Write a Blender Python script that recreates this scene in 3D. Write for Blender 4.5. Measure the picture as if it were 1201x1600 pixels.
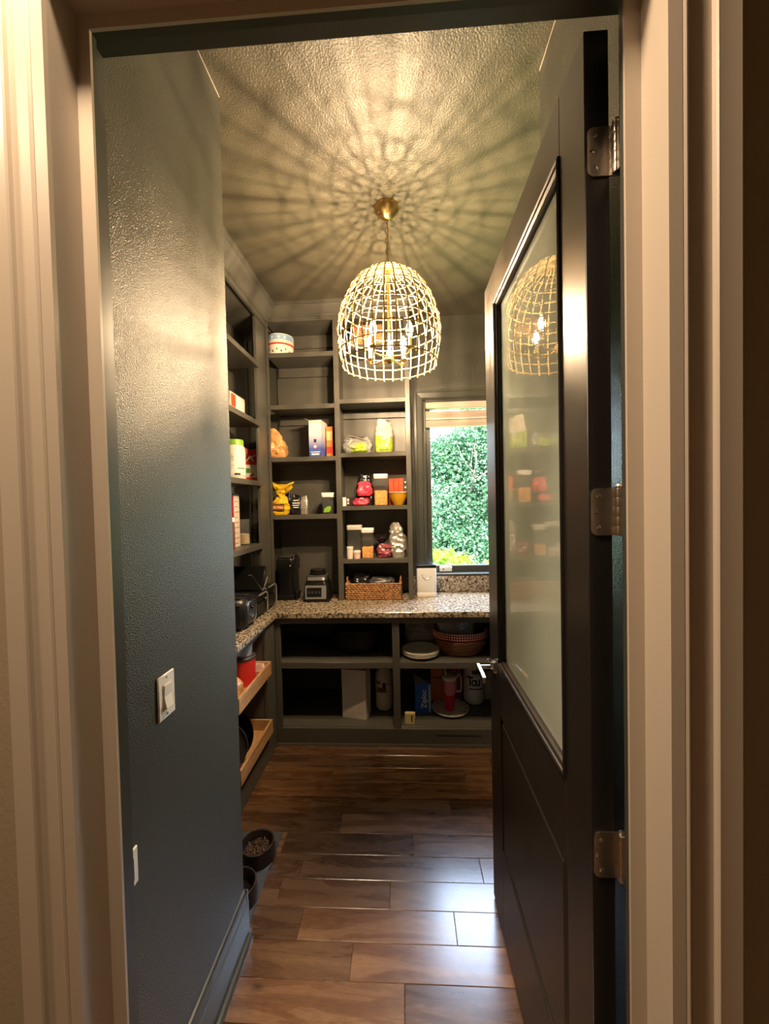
import bpy, bmesh, math, random
from mathutils import Vector, Matrix, noise

random.seed(7)
for o in list(bpy.data.objects):
    bpy.data.objects.remove(o, do_unlink=True)
scene = bpy.context.scene
COL = scene.collection
PI = math.pi

# ------------------------------------------------------------------ camera
CAM_H = 1.638
cam_data = bpy.data.cameras.new('camera')
cam_data.sensor_fit = 'AUTO'
cam_data.sensor_width = 36.0
cam_data.lens = 613.2 / 1600.0 * 36.0
cam_data.clip_start = 0.02
cam_data.clip_end = 200
cam = bpy.data.objects.new('camera', cam_data)
COL.objects.link(cam)
cr = Vector((0.998432, 0.051527, -0.021875)).normalized()
cu = Vector((0.020636, 0.024450, 0.999488)).normalized()
cb = -Vector((-0.052036, 0.998372, -0.023349)).normalized()
cam.matrix_world = Matrix(((cr.x, cu.x, cb.x, 0), (cr.y, cu.y, cb.y, 0), (cr.z, cu.z, cb.z, CAM_H), (0, 0, 0, 1)))
scene.camera = cam

# ------------------------------------------------------------------ world, sun, exposure
SKY_STRENGTH = 13.5
SUN_STRENGTH = 9.0
HALL_POWER = 24.0
HALL_POWER2 = 62.0
BULB_POWER = 43.0
EXPOSURE = 0.0
scene.view_settings.view_transform = 'Standard'
scene.view_settings.look = 'None'
scene.view_settings.exposure = EXPOSURE
scene.view_settings.gamma = 1.0
scene.view_settings.use_curve_mapping = False

world = bpy.data.worlds.new('world')
scene.world = world
world.use_nodes = True
wn = world.node_tree
wn.nodes.clear()
wo = wn.nodes.new('ShaderNodeOutputWorld')
wb = wn.nodes.new('ShaderNodeBackground')
sky = wn.nodes.new('ShaderNodeTexSky')
sky.sky_type = 'NISHITA'
sky.sun_disc = False
sky.sun_elevation = math.radians(52)
sky.sun_rotation = math.radians(205)
sky.air_density = 1.0
sky.dust_density = 4.0
wb.inputs['Strength'].default_value = SKY_STRENGTH
hs = wn.nodes.new('ShaderNodeHueSaturation')
hs.inputs['Saturation'].default_value = 0.68
wn.links.new(sky.outputs[0], hs.inputs['Color'])
wn.links.new(hs.outputs[0], wb.inputs[0])
wn.links.new(wb.outputs[0], wo.inputs[0])

sun_d = bpy.data.lights.new('sun', 'SUN')
sun_d.energy = SUN_STRENGTH
sun_d.angle = math.radians(0.6)
sun_d.color = (1.0, 0.95, 0.86)
sun = bpy.data.objects.new('sun', sun_d)
COL.objects.link(sun)
sun.location = (-3, -4, 9)
sun.rotation_euler = Vector((0.40, 0.62, -0.95)).to_track_quat('-Z', 'Y').to_euler()


# ------------------------------------------------------------------ materials
def new_mat(name):
    m = bpy.data.materials.new(name)
    m.use_nodes = True
    return m, m.node_tree, m.node_tree.nodes['Principled BSDF']


def pm(name, col, rough=0.5, metal=0.0, var=None, bump=None, coat=0.0, spec=None, emis=None, sheen=0.0, trans=0.0):
    """principled material; var=(scale, amount) colour mottling, bump=(scale, strength, distance)"""
    m, nt, b = new_mat(name)
    N, L = nt.nodes, nt.links
    b.inputs['Base Color'].default_value = (*col, 1)
    b.inputs['Roughness'].default_value = rough
    b.inputs['Metallic'].default_value = metal
    if coat:
        b.inputs['Coat Weight'].default_value = coat
        b.inputs['Coat Roughness'].default_value = 0.05
    if spec is not None:
        b.inputs['Specular IOR Level'].default_value = spec
    if trans:
        b.inputs['Transmission Weight'].default_value = trans
    tc = N.new('ShaderNodeTexCoord')
    if var:
        nz = N.new('ShaderNodeTexNoise')
        nz.inputs['Scale'].default_value = var[0]
        nz.inputs['Detail'].default_value = 4
        mr = N.new('ShaderNodeMapRange')
        mr.inputs['From Min'].default_value = 0.3
        mr.inputs['From Max'].default_value = 0.7
        mr.inputs['To Min'].default_value = 1 - var[1]
        mr.inputs['To Max'].default_value = 1 + var[1]
        mx = N.new('ShaderNodeVectorMath')
        mx.operation = 'SCALE'
        mx.inputs[0].default_value = col
        L.new(tc.outputs['Object'], nz.inputs['Vector'])
        L.new(nz.outputs['Fac'], mr.inputs['Value'])
        L.new(mr.outputs[0], mx.inputs['Scale'])
        L.new(mx.outputs[0], b.inputs['Base Color'])
    if bump:
        nb = N.new('ShaderNodeTexNoise')
        nb.inputs['Scale'].default_value = bump[0]
        nb.inputs['Detail'].default_value = 2
        bp = N.new('ShaderNodeBump')
        bp.inputs['Strength'].default_value = bump[1]
        bp.inputs['Distance'].default_value = bump[2]
        L.new(tc.outputs['Object'], nb.inputs['Vector'])
        L.new(nb.outputs['Fac'], bp.inputs['Height'])
        L.new(bp.outputs[0], b.inputs['Normal'])
    return m


def ramp(nt, stops):
    r = nt.nodes.new('ShaderNodeValToRGB')
    e = r.color_ramp.elements
    while len(e) < len(stops):
        e.new(0.5)
    for i, (p, c) in enumerate(stops):
        e[i].position = p
        e[i].color = (*c, 1)
    return r


def wood_mat(name, stops, rough, stretch, scale, coat=0.0, knots=True, tint=0.25, bumpd=0.0006, dist=0.7):
    m, nt, b = new_mat(name)
    N, L = nt.nodes, nt.links
    tc = N.new('ShaderNodeTexCoord')
    oi = N.new('ShaderNodeObjectInfo')
    mul = N.new('ShaderNodeVectorMath'); mul.operation = 'SCALE'
    mul.inputs[0].default_value = (37.0, 51.0, 23.0)
    L.new(oi.outputs['Random'], mul.inputs['Scale'])
    add = N.new('ShaderNodeVectorMath'); add.operation = 'ADD'
    L.new(tc.outputs['Object'], add.inputs[0]); L.new(mul.outputs[0], add.inputs[1])
    mp = N.new('ShaderNodeMapping'); mp.inputs['Scale'].default_value = stretch
    L.new(add.outputs[0], mp.inputs['Vector'])
    n1 = N.new('ShaderNodeTexNoise'); n1.inputs['Scale'].default_value = scale; n1.inputs['Detail'].default_value = 7
    n1.inputs['Roughness'].default_value = 0.55; n1.inputs['Distortion'].default_value = dist
    L.new(mp.outputs[0], n1.inputs['Vector'])
    rp = ramp(nt, stops)
    L.new(n1.outputs['Fac'], rp.inputs[0])
    out = rp.outputs[0]
    mr = N.new('ShaderNodeMapRange'); mr.inputs['To Min'].default_value = 1 - tint; mr.inputs['To Max'].default_value = 1 + tint
    L.new(oi.outputs['Random'], mr.inputs['Value'])
    sc = N.new('ShaderNodeVectorMath'); sc.operation = 'SCALE'
    L.new(out, sc.inputs[0]); L.new(mr.outputs[0], sc.inputs['Scale'])
    out = sc.outputs[0]
    fg = N.new('ShaderNodeTexNoise'); fg.inputs['Scale'].default_value = 26; fg.inputs['Detail'].default_value = 5; fg.inputs['Roughness'].default_value = 0.7
    mp3 = N.new('ShaderNodeMapping'); mp3.inputs['Scale'].default_value = tuple(1.0 if k_ < 1 else 5.0 for k_ in stretch)
    L.new(add.outputs[0], mp3.inputs['Vector']); L.new(mp3.outputs[0], fg.inputs['Vector'])
    fr_ = N.new('ShaderNodeMapRange'); fr_.inputs['From Min'].default_value = 0.3; fr_.inputs['From Max'].default_value = 0.7
    fr_.inputs['To Min'].default_value = 0.72; fr_.inputs['To Max'].default_value = 1.22
    L.new(fg.outputs['Fac'], fr_.inputs['Value'])
    sf = N.new('ShaderNodeVectorMath'); sf.operation = 'SCALE'
    L.new(out, sf.inputs[0]); L.new(fr_.outputs[0], sf.inputs['Scale'])
    out = sf.outputs[0]
    if knots:
        vo = N.new('ShaderNodeTexVoronoi'); vo.inputs['Scale'].default_value = 5.0
        mp2 = N.new('ShaderNodeMapping'); mp2.inputs['Scale'].default_value = (0.7, 1.3, 1)
        L.new(add.outputs[0], mp2.inputs['Vector']); L.new(mp2.outputs[0], vo.inputs['Vector'])
        kr = ramp(nt, [(0.0, (0.10, 0.10, 0.10)), (0.055, (0.45, 0.45, 0.45)), (0.11, (1, 1, 1))])
        L.new(vo.outputs['Distance'], kr.inputs[0])
        mm = N.new('ShaderNodeVectorMath'); mm.operation = 'MULTIPLY'
        L.new(out, mm.inputs[0]); L.new(kr.outputs[0], mm.inputs[1])
        out = mm.outputs[0]
    L.new(out, b.inputs['Base Color'])
    rr = N.new('ShaderNodeMapRange'); rr.inputs['To Min'].default_value = rough - 0.07; rr.inputs['To Max'].default_value = rough + 0.10
    L.new(n1.outputs['Fac'], rr.inputs['Value']); L.new(rr.outputs[0], b.inputs['Roughness'])
    bp = N.new('ShaderNodeBump'); bp.inputs['Strength'].default_value = 0.5; bp.inputs['Distance'].default_value = bumpd
    L.new(n1.outputs['Fac'], bp.inputs['Height']); L.new(bp.outputs[0], b.inputs['Normal'])
    if coat:
        b.inputs['Coat Weight'].default_value = coat
        b.inputs['Coat Roughness'].default_value = 0.20
    return m


def granite_mat():
    m, nt, b = new_mat('granite')
    N, L = nt.nodes, nt.links
    tc = N.new('ShaderNodeTexCoord')
    n1 = N.new('ShaderNodeTexNoise'); n1.inputs['Scale'].default_value = 56; n1.inputs['Detail'].default_value = 5; n1.inputs['Roughness'].default_value = 0.7
    L.new(tc.outputs['Object'], n1.inputs['Vector'])
    r1 = ramp(nt, [(0.38, (0.015, 0.013, 0.011)), (0.46, (0.18, 0.135, 0.085)), (0.54, (0.38, 0.31, 0.22)), (0.66, (0.56, 0.50, 0.41))])
    L.new(n1.outputs['Fac'], r1.inputs[0])
    v = N.new('ShaderNodeTexVoronoi'); v.inputs['Scale'].default_value = 85
    L.new(tc.outputs['Object'], v.inputs['Vector'])
    r2 = ramp(nt, [(0.0, (0.12, 0.10, 0.09)), (0.30, (1, 1, 1)), (1.0, (1, 1, 1))])
    L.new(v.outputs['Distance'], r2.inputs[0])
    mm = N.new('ShaderNodeVectorMath'); mm.operation = 'MULTIPLY'
    L.new(r1.outputs[0], mm.inputs[0]); L.new(r2.outputs[0], mm.inputs[1])
    L.new(mm.outputs[0], b.inputs['Base Color'])
    b.inputs['Roughness'].default_value = 0.16
    return m


def schlick(nt, f0):
    N, L = nt.nodes, nt.links
    lw = N.new('ShaderNodeLayerWeight'); lw.inputs['Blend'].default_value = 0.5
    pw = N.new('ShaderNodeMath'); pw.operation = 'POWER'; pw.inputs[1].default_value = 5.0
    L.new(lw.outputs['Facing'], pw.inputs[0])
    ml = N.new('ShaderNodeMath'); ml.operation = 'MULTIPLY_ADD'; ml.inputs[1].default_value = 1 - f0; ml.inputs[2].default_value = f0
    L.new(pw.outputs[0], ml.inputs[0])
    return ml


def thin_glass(name, tint=(1, 1, 1), rough=0.0, ior=1.45, haze=0.0):
    m, nt, b = new_mat(name)
    N, L = nt.nodes, nt.links
    N.remove(b)
    out = N['Material Output']
    tr = N.new('ShaderNodeBsdfTransparent'); tr.inputs[0].default_value = (*tint, 1)
    gl = N.new('ShaderNodeBsdfGlossy'); gl.inputs['Roughness'].default_value = rough
    fr = schlick(nt, ((ior - 1) / (ior + 1)) ** 2 * 1.6)
    mx = N.new('ShaderNodeMixShader')
    base = tr
    if haze:
        df = N.new('ShaderNodeBsdfDiffuse'); df.inputs[0].default_value = (0.75, 0.75, 0.75, 1)
        m2 = N.new('ShaderNodeMixShader'); m2.inputs[0].default_value = haze
        L.new(tr.outputs[0], m2.inputs[1]); L.new(df.outputs[0], m2.inputs[2])
        base = m2
    L.new(fr.outputs[0], mx.inputs[0]); L.new(base.outputs[0], mx.inputs[1]); L.new(gl.outputs[0], mx.inputs[2])
    L.new(mx.outputs[0], out.inputs[0])
    return m


def frosted_mat():
    m, nt, b = new_mat('frosted_glass')
    N, L = nt.nodes, nt.links
    N.remove(b)
    out = N['Material Output']
    df = N.new('ShaderNodeBsdfDiffuse'); df.inputs[0].default_value = (0.52, 0.56, 0.49, 1)
    ts = N.new('ShaderNodeBsdfTranslucent'); ts.inputs[0].default_value = (0.46, 0.60, 0.56, 1)
    m1 = N.new('ShaderNodeMixShader'); m1.inputs[0].default_value = 0.52
    L.new(df.outputs[0], m1.inputs[1]); L.new(ts.outputs[0], m1.inputs[2])
    gl = N.new('ShaderNodeBsdfGlossy'); gl.inputs['Roughness'].default_value = 0.015
    fr = schlick(nt, 0.075)
    mx = N.new('ShaderNodeMixShader')
    L.new(fr.outputs[0], mx.inputs[0]); L.new(m1.outputs[0], mx.inputs[1]); L.new(gl.outputs[0], mx.inputs[2])
    L.new(mx.outputs[0], out.inputs[0])
    return m


def bulb_mat():
    m, nt, b = new_mat('glowing_bulb')
    N, L = nt.nodes, nt.links
    N.remove(b)
    out = N['Material Output']
    em = N.new('ShaderNodeEmission'); em.inputs[0].default_value = (1, 0.74, 0.36, 1); em.inputs[1].default_value = 14.0
    tr = N.new('ShaderNodeBsdfTransparent')
    ad = N.new('ShaderNodeAddShader')
    L.new(em.outputs[0], ad.inputs[0]); L.new(tr.outputs[0], ad.inputs[1]); L.new(ad.outputs[0], out.inputs[0])
    return m


def leaf_mat(name, a, b_, trans=0.5):
    m, nt, b = new_mat(name)
    N, L = nt.nodes, nt.links
    N.remove(b)
    out = N['Material Output']
    geo = N.new('ShaderNodeNewGeometry')
    rp = ramp(nt, [(0.0, a), (1.0, b_)])
    L.new(geo.outputs['Random Per Island'], rp.inputs[0])
    df = N.new('ShaderNodeBsdfDiffuse'); ts = N.new('ShaderNodeBsdfTranslucent')
    L.new(rp.outputs[0], df.inputs[0]); L.new(rp.outputs[0], ts.inputs[0])
    m1 = N.new('ShaderNodeMixShader'); m1.inputs[0].default_value = trans
    L.new(df.outputs[0], m1.inputs[1]); L.new(ts.outputs[0], m1.inputs[2])
    gl = N.new('ShaderNodeBsdfGlossy'); gl.inputs['Roughness'].default_value = 0.35
    m2 = N.new('ShaderNodeMixShader'); m2.inputs[0].default_value = 0.015
    L.new(m1.outputs[0], m2.inputs[1]); L.new(gl.outputs[0], m2.inputs[2])
    L.new(m2.outputs[0], out.inputs[0])
    return m


PAINT = (0.050, 0.050, 0.037)
M = {}
M['paint_wall'] = pm('green_grey_wall_paint', PAINT, 0.35, bump=(290, 0.75, 0.0030))
M['paint_ceiling'] = pm('green_grey_ceiling_paint', (0.076, 0.067, 0.045), 0.43, bump=(150, 0.8, 0.0034))
M['paint_trim'] = pm('green_grey_trim_paint', (0.058, 0.060, 0.048), 0.30)
M['paint_cab'] = pm('green_grey_cabinet_paint', (0.086, 0.082, 0.068), 0.38, var=(6, 0.05))
M['white_trim'] = pm('cream_trim_paint', (0.44, 0.375, 0.30), 0.34, bump=(60, 0.08, 0.001))
M['hall_wall'] = pm('tan_hall_paint', (0.30, 0.24, 0.16), 0.7, bump=(140, 0.3, 0.001))
M['hall_ceiling'] = pm('hall_ceiling_paint', (0.5, 0.45, 0.37), 0.8)
M['black_paint'] = pm('black_satin_door_paint', (0.011, 0.0092, 0.0082), 0.34, bump=(30, 0.05, 0.0005))
M['dark_jamb'] = pm('dark_jamb_paint', (0.045, 0.046, 0.038), 0.4)
M['plank'] = wood_mat('hand_scraped_acacia', [(0.20, (0.048, 0.018, 0.008)), (0.42, (0.108, 0.050, 0.021)), (0.58, (0.155, 0.080, 0.035)), (0.80, (0.24, 0.14, 0.064))],
                      0.26, (0.5, 3.6, 3.6), 5.2, tint=0.38, coat=1.0)
M['drawer_wood'] = wood_mat('maple_drawer', [(0.3, (0.42, 0.22, 0.085)), (0.7, (0.62, 0.37, 0.17))], 0.4, (4, 0.5, 4), 5, knots=False, tint=0.1)
M['granite'] = granite_mat()
M['window_glass'] = thin_glass('window_glass', (0.93, 0.98, 0.97), ior=1.35)
M['clear_plastic'] = thin_glass('clear_plastic', (0.93, 0.93, 0.92), 0.06, haze=0.05)
M['frost'] = frosted_mat()
M['bulb'] = bulb_mat()
M['brass'] = pm('brushed_brass', (0.62, 0.42, 0.16), 0.28, 1.0)
M['nickel'] = pm('satin_nickel', (0.50, 0.44, 0.37), 0.30, 1.0, var=(80, 0.08))
M['nickel_dark'] = pm('dark_brushed_steel', (0.22, 0.21, 0.20), 0.35, 1.0)
M['chrome'] = pm('chrome', (0.8, 0.8, 0.8), 0.1, 1.0)
M['steel'] = pm('stainless_steel', (0.62, 0.60, 0.58), 0.22, 1.0)
M['rattan'] = pm('wrapped_rattan', (0.33, 0.225, 0.08), 0.5, var=(60, 0.15))
M['candle'] = pm('candle_sleeve', (0.85, 0.72, 0.45), 0.45)
M['switch_white'] = pm('almond_plastic', (0.72, 0.66, 0.54), 0.35)
M['outlet_dark'] = pm('outlet_face', (0.05, 0.045, 0.04), 0.4)
M['white'] = pm('white_plastic', (0.80, 0.79, 0.76), 0.35)
M['offwhite'] = pm('off_white_card', (0.74, 0.70, 0.62), 0.6)
M['black_plastic'] = pm('black_plastic', (0.009, 0.009, 0.009), 0.30, spec=0.28)
M['black_matte'] = pm('black_matte', (0.014, 0.013, 0.013), 0.55)
M['dark_grey'] = pm('dark_grey_plastic', (0.05, 0.05, 0.05), 0.35)
M['silver'] = pm('silver_plastic', (0.42, 0.42, 0.42), 0.32, 0.6)
M['foil'] = pm('silver_foil', (0.62, 0.58, 0.52), 0.34, 0.7, bump=(18, 0.6, 0.01))
M['red'] = pm('red_card', (0.62, 0.030, 0.022), 0.4)
M['red_orange'] = pm('red_orange_card', (0.80, 0.085, 0.025), 0.4)
M['crimson'] = pm('crimson_plastic', (0.55, 0.012, 0.05), 0.3)
M['pink'] = pm('pale_pink_steel', (0.62, 0.19, 0.23), 0.35)
M['pink_bag'] = pm('hot_pink_film', (0.72, 0.05, 0.10), 0.3, bump=(25, 0.4, 0.008))
M['orange'] = pm('orange_card', (0.65, 0.19, 0.035), 0.45)
M['orange_film'] = pm('orange_brown_film', (0.66, 0.33, 0.12), 0.35, var=(22, 0.4), bump=(25, 0.3, 0.006))
M['yellow'] = pm('yellow_glaze', (0.80, 0.42, 0.02), 0.15)
M['yellow_film'] = pm('yellow_film', (0.82, 0.50, 0.02), 0.25, bump=(28, 0.5, 0.008))
M['yellow_card'] = pm('yellow_card', (0.55, 0.46, 0.20), 0.5)
M['green'] = pm('lime_green_plastic', (0.24, 0.50, 0.04), 0.35)
M['green_film'] = pm('lime_green_film', (0.40, 0.52, 0.05), 0.3, var=(30, 0.2), bump=(25, 0.3, 0.006))
M['dark_green'] = pm('leaf_green_print', (0.05, 0.24, 0.04), 0.4)
M['blue'] = pm('blue_card', (0.015, 0.10, 0.42), 0.35)
M['light_blue'] = pm('light_blue_print', (0.30, 0.48, 0.72), 0.4)
M['navy'] = pm('navy_film', (0.010, 0.014, 0.05), 0.35)
M['cream'] = pm('cream_enamel', (0.80, 0.72, 0.62), 0.3)
M['paper'] = pm('white_paper', (0.70, 0.64, 0.55), 0.8, bump=(12, 0.5, 0.01))
M['peach_box'] = pm('peach_card', (0.76, 0.52, 0.46), 0.5, var=(20, 0.25))
M['print_grey'] = pm('grey_print', (0.16, 0.15, 0.14), 0.6)
M['print_dark'] = pm('black_print', (0.018, 0.018, 0.02), 0.5)
M['print_white'] = pm('white_print', (0.82, 0.82, 0.80), 0.5)
M['print_brown'] = pm('brown_print', (0.14, 0.05, 0.02), 0.5)
M['purple_film'] = pm('maroon_film', (0.26, 0.05, 0.07), 0.3, var=(30, 0.5), bump=(25, 0.4, 0.008))
M['black_film'] = pm('black_film', (0.012, 0.011, 0.012), 0.2, bump=(25, 0.5, 0.008))
M['cereal'] = pm('orange_cereal', (0.95, 0.45, 0.10), 0.7, var=(75, 0.4), bump=(90, 0.3, 0.004))
M['oats'] = pm('pale_oats', (0.70, 0.56, 0.30), 0.8, var=(90, 0.2), bump=(80, 0.5, 0.006))
M['cocoa'] = pm('brown_powder', (0.16, 0.05, 0.02), 0.7)
M['kibble'] = pm('brown_kibble', (0.11, 0.062, 0.033), 0.7, var=(60, 0.3))
M['wicker'] = pm('brown_wicker', (0.34, 0.17, 0.065), 0.55, var=(45, 0.45))
M['wicker_dark'] = pm('chestnut_splint', (0.22, 0.085, 0.032), 0.5, var=(30, 0.3))
M['copper_basket'] = pm('copper_basket', (0.60, 0.25, 0.10), 0.5, var=(40, 0.3))
M['plate'] = pm('stoneware', (0.62, 0.57, 0.48), 0.3)
M['plate_grey'] = pm('patterned_china', (0.62, 0.58, 0.54), 0.25)
M['mat'] = pm('grey_marbled_mat', (0.055, 0.066, 0.078), 0.45, var=(30, 0.4))
M['film'] = thin_glass('cling_film', (0.85, 0.85, 0.83), 0.25, haze=0.35)
M['blind'] = pm('warm_white_blind', (0.60, 0.49, 0.41), 0.8)
M['bowl_black'] = pm('black_bowl', (0.018, 0.014, 0.013), 0.3)
M['brick_out'] = pm('pale_render', (0.72, 0.71, 0.66), 0.8)
M['bark'] = pm('bark', (0.030, 0.024, 0.018), 0.9, var=(20, 0.4), bump=(30, 0.8, 0.02))
M['lawn'] = pm('lawn', (0.09, 0.20, 0.04), 0.9, var=(8, 0.4))
M['leaf_tree'] = leaf_mat('tree_leaf', (0.008, 0.036, 0.021), (0.046, 0.100, 0.046))
M['leaf_shrub'] = leaf_mat('shrub_leaf', (0.04, 0.115, 0.008), (0.17, 0.225, 0.012))
M['bulb_lens'] = pm('frosted_lens', (0.9, 0.85, 0.75), 0.4)


def gingham_mat():
    m, nt, b = new_mat('red_gingham')
    N, L = nt.nodes, nt.links
    uv = N.new('ShaderNodeTexCoord')
    sx = N.new('ShaderNodeSeparateXYZ'); L.new(uv.outputs['UV'], sx.inputs[0])
    outs = []
    for ax, n in (('X', 34.0), ('Y', 3.0)):
        a = N.new('ShaderNodeMath'); a.operation = 'MULTIPLY'; a.inputs[1].default_value = n
        L.new(sx.outputs[ax], a.inputs[0])
        f = N.new('ShaderNodeMath'); f.operation = 'FRACT'; L.new(a.outputs[0], f.inputs[0])
        g = N.new('ShaderNodeMath'); g.operation = 'GREATER_THAN'; g.inputs[1].default_value = 0.5
        L.new(f.outputs[0], g.inputs[0]); outs.append(g)
    s = N.new('ShaderNodeMath'); s.operation = 'ADD'
    L.new(outs[0].outputs[0], s.inputs[0]); L.new(outs[1].outputs[0], s.inputs[1])
    h = N.new('ShaderNodeMath'); h.operation = 'MULTIPLY'; h.inputs[1].default_value = 0.5
    L.new(s.outputs[0], h.inputs[0])
    r = ramp(nt, [(0.0, (0.10, 0.006, 0.008)), (0.5, (0.42, 0.05, 0.05)), (1.0, (0.85, 0.62, 0.56))])
    L.new(h.outputs[0], r.inputs[0]); L.new(r.outputs[0], b.inputs['Base Color'])
    b.inputs['Roughness'].default_value = 0.8
    return m


M['gingham'] = gingham_mat()


def gradient_card(name, bottom, top, z0, z1):
    m, nt, b = new_mat(name)
    N, L = nt.nodes, nt.links
    tc = N.new('ShaderNodeTexCoord'); sx = N.new('ShaderNodeSeparateXYZ'); L.new(tc.outputs['Object'], sx.inputs[0])
    mr = N.new('ShaderNodeMapRange'); mr.inputs['From Min'].default_value = z0; mr.inputs['From Max'].default_value = z1
    L.new(sx.outputs['Z'], mr.inputs['Value'])
    r = ramp(nt, [(0.0, bottom), (0.25, bottom), (0.75, top), (1.0, top)])
    L.new(mr.outputs[0], r.inputs[0]); L.new(r.outputs[0], b.inputs['Base Color'])
    b.inputs['Roughness'].default_value = 0.35
    return m


M['blue_white_card'] = gradient_card('blue_to_white_card', (0.06, 0.11, 0.42), (0.72, 0.72, 0.76), 0.0, 0.24)


# ------------------------------------------------------------------ mesh builder
class MB:
    def __init__(s):
        s.v = []; s.f = []; s.uv = None

    def add(s, vs, fs):
        k = len(s.v)
        s.v += [tuple(p) for p in vs]
        s.f += [tuple(i + k for i in f) for f in fs]
        return s

    def box(s, x0, x1, y0, y1, z0, z1, b=0.0):
        if x0 > x1: x0, x1 = x1, x0
        if y0 > y1: y0, y1 = y1, y0
        if z0 > z1: z0, z1 = z1, z0
        if b <= 0:
            vs = [(x, y, z) for z in (z0, z1) for y in (y0, y1) for x in (x0, x1)]
            return s.add(vs, [(0, 2, 3, 1), (4, 5, 7, 6), (0, 1, 5, 4), (2, 6, 7, 3), (0, 4, 6, 2), (1, 3, 7, 5)])
        b = min(b, (x1 - x0) * .49, (y1 - y0) * .49, (z1 - z0) * .49)
        lo = (x0, y0, z0); hi = (x1, y1, z1)
        vs = []; idx = {}
        for cx in (0, 1):
            for cy in (0, 1):
                for cz in (0, 1):
                    c = (cx, cy, cz)
                    for ax in range(3):
                        p = []
                        for k in range(3):
                            e = hi[k] if c[k] else lo[k]
                            if k != ax: e += -b if c[k] else b
                            p.append(e)
                        idx[(c, ax)] = len(vs); vs.append(p)
        fs = []
        cs = [(a, b_, c_) for a in (0, 1) for b_ in (0, 1) for c_ in (0, 1)]
        for c in cs: fs.append((idx[(c, 0)], idx[(c, 1)], idx[(c, 2)]))
        for ax in range(3):
            u, w = [k for k in range(3) if k != ax]
            for d in (0, 1):
                q = []
                for (a, c_) in ((0, 0), (1, 0), (1, 1), (0, 1)):
                    t = [0, 0, 0]; t[ax] = d; t[u] = a; t[w] = c_
                    q.append(idx[(tuple(t), ax)])
                fs.append(tuple(q))
            for a in (0, 1):
                for c_ in (0, 1):
                    t0 = [0, 0, 0]; t0[u] = a; t0[w] = c_; t1 = list(t0); t1[ax] = 1
                    t0, t1 = tuple(t0), tuple(t1)
                    fs.append((idx[(t0, u)], idx[(t1, u)], idx[(t1, w)], idx[(t0, w)]))
        return s.add(vs, fs)

    def prism(s, prof, ax, a, b):
        """extrude closed 2d profile along axis ax ('x','y','z') from a to b; profile in the two other axes in order"""
        n = len(prof)
        def P(t, p):
            return {'x': (t, p[0], p[1]), 'y': (p[0], t, p[1]), 'z': (p[0], p[1], t)}[ax]
        vs = [P(a, p) for p in prof] + [P(b, p) for p in prof]
        fs = [(i, (i + 1) % n, n + (i + 1) % n, n + i) for i in range(n)] + [tuple(range(n)), tuple(range(2 * n - 1, n - 1, -1))]
        return s.add(vs, fs)

    def lathe(s, prof, n=32, c=(0, 0, 0), sx=1.0, sy=1.0, a0=0.0, a1=2 * PI):
        full = abs(a1 - a0 - 2 * PI) < 1e-6
        m = n if full else n + 1
        rings = []
        vs = []; fs = []
        for (r, z) in prof:
            if r < 1e-6:
                rings.append([len(vs)]); vs.append((c[0], c[1], c[2] + z))
            else:
                rings.append(list(range(len(vs), len(vs) + m)))
                for i in range(m):
                    t = a0 + (a1 - a0) * i / n
                    vs.append((c[0] + r * sx * math.cos(t), c[1] + r * sy * math.sin(t), c[2] + z))
        for A, B in zip(rings, rings[1:]):
            for i in range(n):
                j = (i + 1) % m
                if len(A) == 1 and len(B) == 1: continue
                if len(A) == 1: fs.append((A[0], B[j], B[i]))
                elif len(B) == 1: fs.append((A[i], A[j], B[0]))
                else: fs.append((A[i], A[j], B[j], B[i]))
        return s.add(vs, fs)

    def tube(s, path, r, n=8, closed=False, taper=None):
        path = [Vector(p) for p in path]
        m = len(path)
        rings = []; vs = []; fs = []
        up = None
        for i, p in enumerate(path):
            if closed: d = path[(i + 1) % m] - path[i - 1]
            else: d = path[min(i + 1, m - 1)] - path[max(i - 1, 0)]
            if d.length < 1e-9: d = Vector((0, 0, 1))
            d.normalize()
            if up is None:
                up = Vector((0, 0, 1)) if abs(d.z) < 0.9 else Vector((1, 0, 0))
            sd = d.cross(up)
            if sd.length < 1e-5: sd = d.orthogonal()
            sd.normalize(); up = sd.cross(d).normalized()
            rr = r if taper is None else taper[i]
            rings.append(len(vs))
            for k in range(n):
                t = 2 * PI * k / n
                vs.append(p + sd * (rr * math.cos(t)) + up * (rr * math.sin(t)))
        for i in range(m if closed else m - 1):
            a = rings[i]; b = rings[(i + 1) % m]
            for k in range(n):
                fs.append((a + k, a + (k + 1) % n, b + (k + 1) % n, b + k))
        if not closed:
            fs.append(tuple(range(rings[0], rings[0] + n))); fs.append(tuple(range(rings[-1] + n - 1, rings[-1] - 1, -1)))
        return s.add(vs, fs)

    def loft(s, rings, cap0=True, cap1=True):
        n = len(rings[0]); vs = [p for r in rings for p in r]; fs = []
        for i in range(len(rings) - 1):
            for k in range(n):
                fs.append((i * n + k, i * n + (k + 1) % n, (i + 1) * n + (k + 1) % n, (i + 1) * n + k))
        if cap0: fs.append(tuple(range(n)))
        if cap1: fs.append(tuple(range((len(rings) - 1) * n + n - 1, (len(rings) - 1) * n - 1, -1)))
        return s.add(vs, fs)

    def xf(s, mat):
        s.v = [tuple(mat @ Vector(p)) for p in s.v]
        return s

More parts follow.
